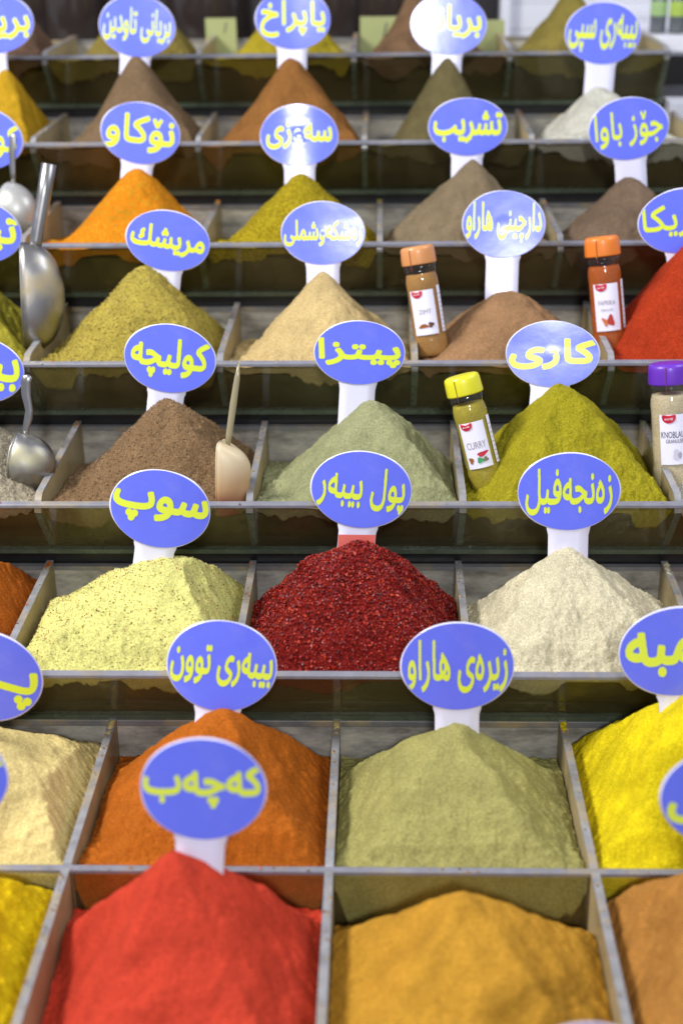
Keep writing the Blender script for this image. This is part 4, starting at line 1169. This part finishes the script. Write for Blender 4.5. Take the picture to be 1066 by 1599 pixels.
# ------------------------------------------------------------------ background behind the top tier
y7, z7 = row_base(7)
yB = y7 + D
M_wall = simple_mat('dark_wall', (0.03, 0.027, 0.028), 0.7, 0, 0, 0.3, 0.3, 8)
w = box('back_wall', (-1.6, yB + 0.75, -0.9), (1.8, yB + 0.80, 1.8), M_wall)
tag(w, 'dark wall behind the stall', 'wall', None, 'structure')
M_jarglass = simple_mat('dark_jar_glass', (0.03, 0.022, 0.02), 0.10, 0, 0.6, 0.5, 0.3, 12)
M_jarlid = simple_mat('dark_jar_lid', (0.16, 0.15, 0.16), 0.2, 0.8, 0.3, 0.5)
M_shelf_dark = simple_mat('dark_shelf', (0.03, 0.026, 0.022), 0.5, 0, 0, 0.4, 0.3, 20)
shelf = box('dark_shelf', (-1.2, yB + 0.06, z7 - 0.06), (0.40, yB + 0.42, z7 - 0.03), M_shelf_dark, None, 0.003)
tag(shelf, 'dark shelf board under the storage jars', 'shelf')
lab5 = ['dark storage jar behind the dusky brown heap', 'dark storage jar behind the olive heap', 'wide dark storage jar behind the smallest pale card', 'dark storage jar between mustard yellow and tan brown heaps', 'dark storage jar behind the tall tan brown heap']
for i_, (pxj, rj) in enumerate(((40, 0.062), (118, 0.062), (325, 0.075), (520, 0.062), (600, 0.062))):
    Pj = unproj(pxj, 20, yB + 0.22)
    rt = tag(empty('storage_jar', (Pj.x, yB + 0.22, z7 - 0.029)), lab5[i_], 'jar', 'dark storage jars behind the top tier')
    lathe('jar_body', [(0, 0), (rj * 0.95, 0), (rj, 0.01), (rj, 0.10), (rj * 0.94, 0.13), (rj * 0.72, 0.15), (rj * 0.70, 0.165)], M_jarglass, rt, 32)
    lathe('jar_lid', [(rj * 0.74, 0.160), (rj * 0.76, 0.165), (rj * 0.76, 0.19), (rj * 0.6, 0.20), (rj * 0.2, 0.205), (rj * 0.18, 0.225), (0, 0.23)], M_jarlid, rt, 32)
M_card = simple_mat('pale_price_card', lin((160, 166, 112)), 0.5, 0, 0, 0.4, 0.06, 60)
for pxc, pyc, wc, hc, txt, lb in ((345, 45, 48, 32, 'ا', 'pale green price card behind the mustard yellow heap'), (592, 50, 60, 46, 'ا', 'pale green price card behind the tall tan brown heap'), (767, 50, 40, 36, None, 'pale green price card beside the white shelves')):
    Pc = unproj(pxc, pyc, yB - 0.012); scc = (Pc - CAM).dot(CF) / FPX
    rt = tag(empty('price_card', (Pc.x, yB - 0.012, Pc.z - hc * scc / 2)), lb, 'card', 'pale price cards behind the top tier')
    hh = hc * scc; ww = wc * scc / 2
    zl = min(0.0, z7 - 0.02 - (Pc.z - hh / 2))
    box('card', (-ww, -0.0008, zl), (ww, 0.0008, hh), M_card, rt)
    if txt:
        V, F, dm = text_mesh('/', 0.01)
        mesh_obj('pen_mark', [(x * ww * 0.25 + ww * 0.3, -0.0012, hh * 0.55 + y * hh * 0.5) for x, y, z in V], F, M_ink, rt)

M_wshelf = simple_mat('white_shelf', (0.66, 0.67, 0.74), 0.45, 0, 0, 0.4, 0.05, 10)
# white shelving to the right, set back behind the top tier
Pa = unproj(800, 0, yB + 0.32); Pb = unproj(940, 60, yB + 0.32)
rt = tag(empty('white_shelving', (Pa.x, yB + 0.30, z7)), 'white panelled shelving behind the tall yellowish olive heap', 'shelving')
zlo = unproj(800, 90, yB + 0.30).z - z7
for i_ in range(7):
    box('panel_board', (-0.004, 0.02, zlo + i_ * 0.045), (0.62, 0.03, zlo + i_ * 0.045 + 0.0442), M_wshelf, rt, 0.001)
box('side_board', (-0.022, 0.0, zlo), (-0.005, 0.035, zlo + 0.32), M_wshelf, rt, 0.001)
# shelf board at the far right with small bottles on it
Ps = unproj(1010, 54, yB + 0.05)
sb = tag(empty('white_ledge', (Ps.x, Ps.y, Ps.z)), 'white ledge carrying the small grey bottles', 'shelf')
sb.rotation_euler = (0, 0, math.radians(-16))
sco = (Ps - CAM).dot(CF) / FPX
box('ledge_board', (-0.10, -0.02, -0.024), (0.34, 0.22, 0), M_wshelf, sb, 0.002)
M_bottle = simple_mat('grey_bottle', (0.10, 0.11, 0.12), 0.2, 0, 0.3, 0.5, 0.2, 30)
M_blabel = simple_mat('green_label', lin((150, 180, 120)), 0.4, 0, 0, 0.5, 0.2, 40)
M_byel = simple_mat('lime_label', lin((160, 185, 80)), 0.4, 0, 0, 0.5, 0.2, 40)
bl = ['first small grey bottle on the ledge, by the shelving', 'second small grey bottle on the ledge, with lime label', 'third small grey bottle on the ledge, green label', 'fourth small grey bottle on the ledge, far from the shelving']
for i_ in range(4):
    c_ = sb.matrix_basis @ Vector((0.012 + 0.030 * i_, 0.03, 0.0006))
    q = tag(empty('small_bottle', c_), bl[i_], 'bottle', 'small bottles on the white ledge')
    lathe('bottle_body', [(0, 0), (0.012, 0), (0.013, 0.002), (0.013, 0.05), (0.010, 0.058), (0.006, 0.063), (0.006, 0.07)], M_bottle, q, 24)
    lathe('green_band', [(0.0133, 0.026), (0.0133, 0.048)], M_byel if i_ == 1 else M_blabel, q, 24)
    lathe('bottle_cap', [(0.0075, 0.066), (0.0075, 0.082), (0, 0.083)], M_wshelf, q, 20)
# white carton at the far right beside the cream heap
Pk = unproj(1052, 172, row_base(6)[0] + 0.9 * D)
box_o = box('white_carton', (Pk.x - 0.008, Pk.y, row_base(6)[1] - 0.02), (Pk.x + 0.06, Pk.y + 0.05, Pk.z + 0.012), M_wshelf, None, 0.002)
tag(box_o, 'small white carton beside the off-white heap', 'carton')
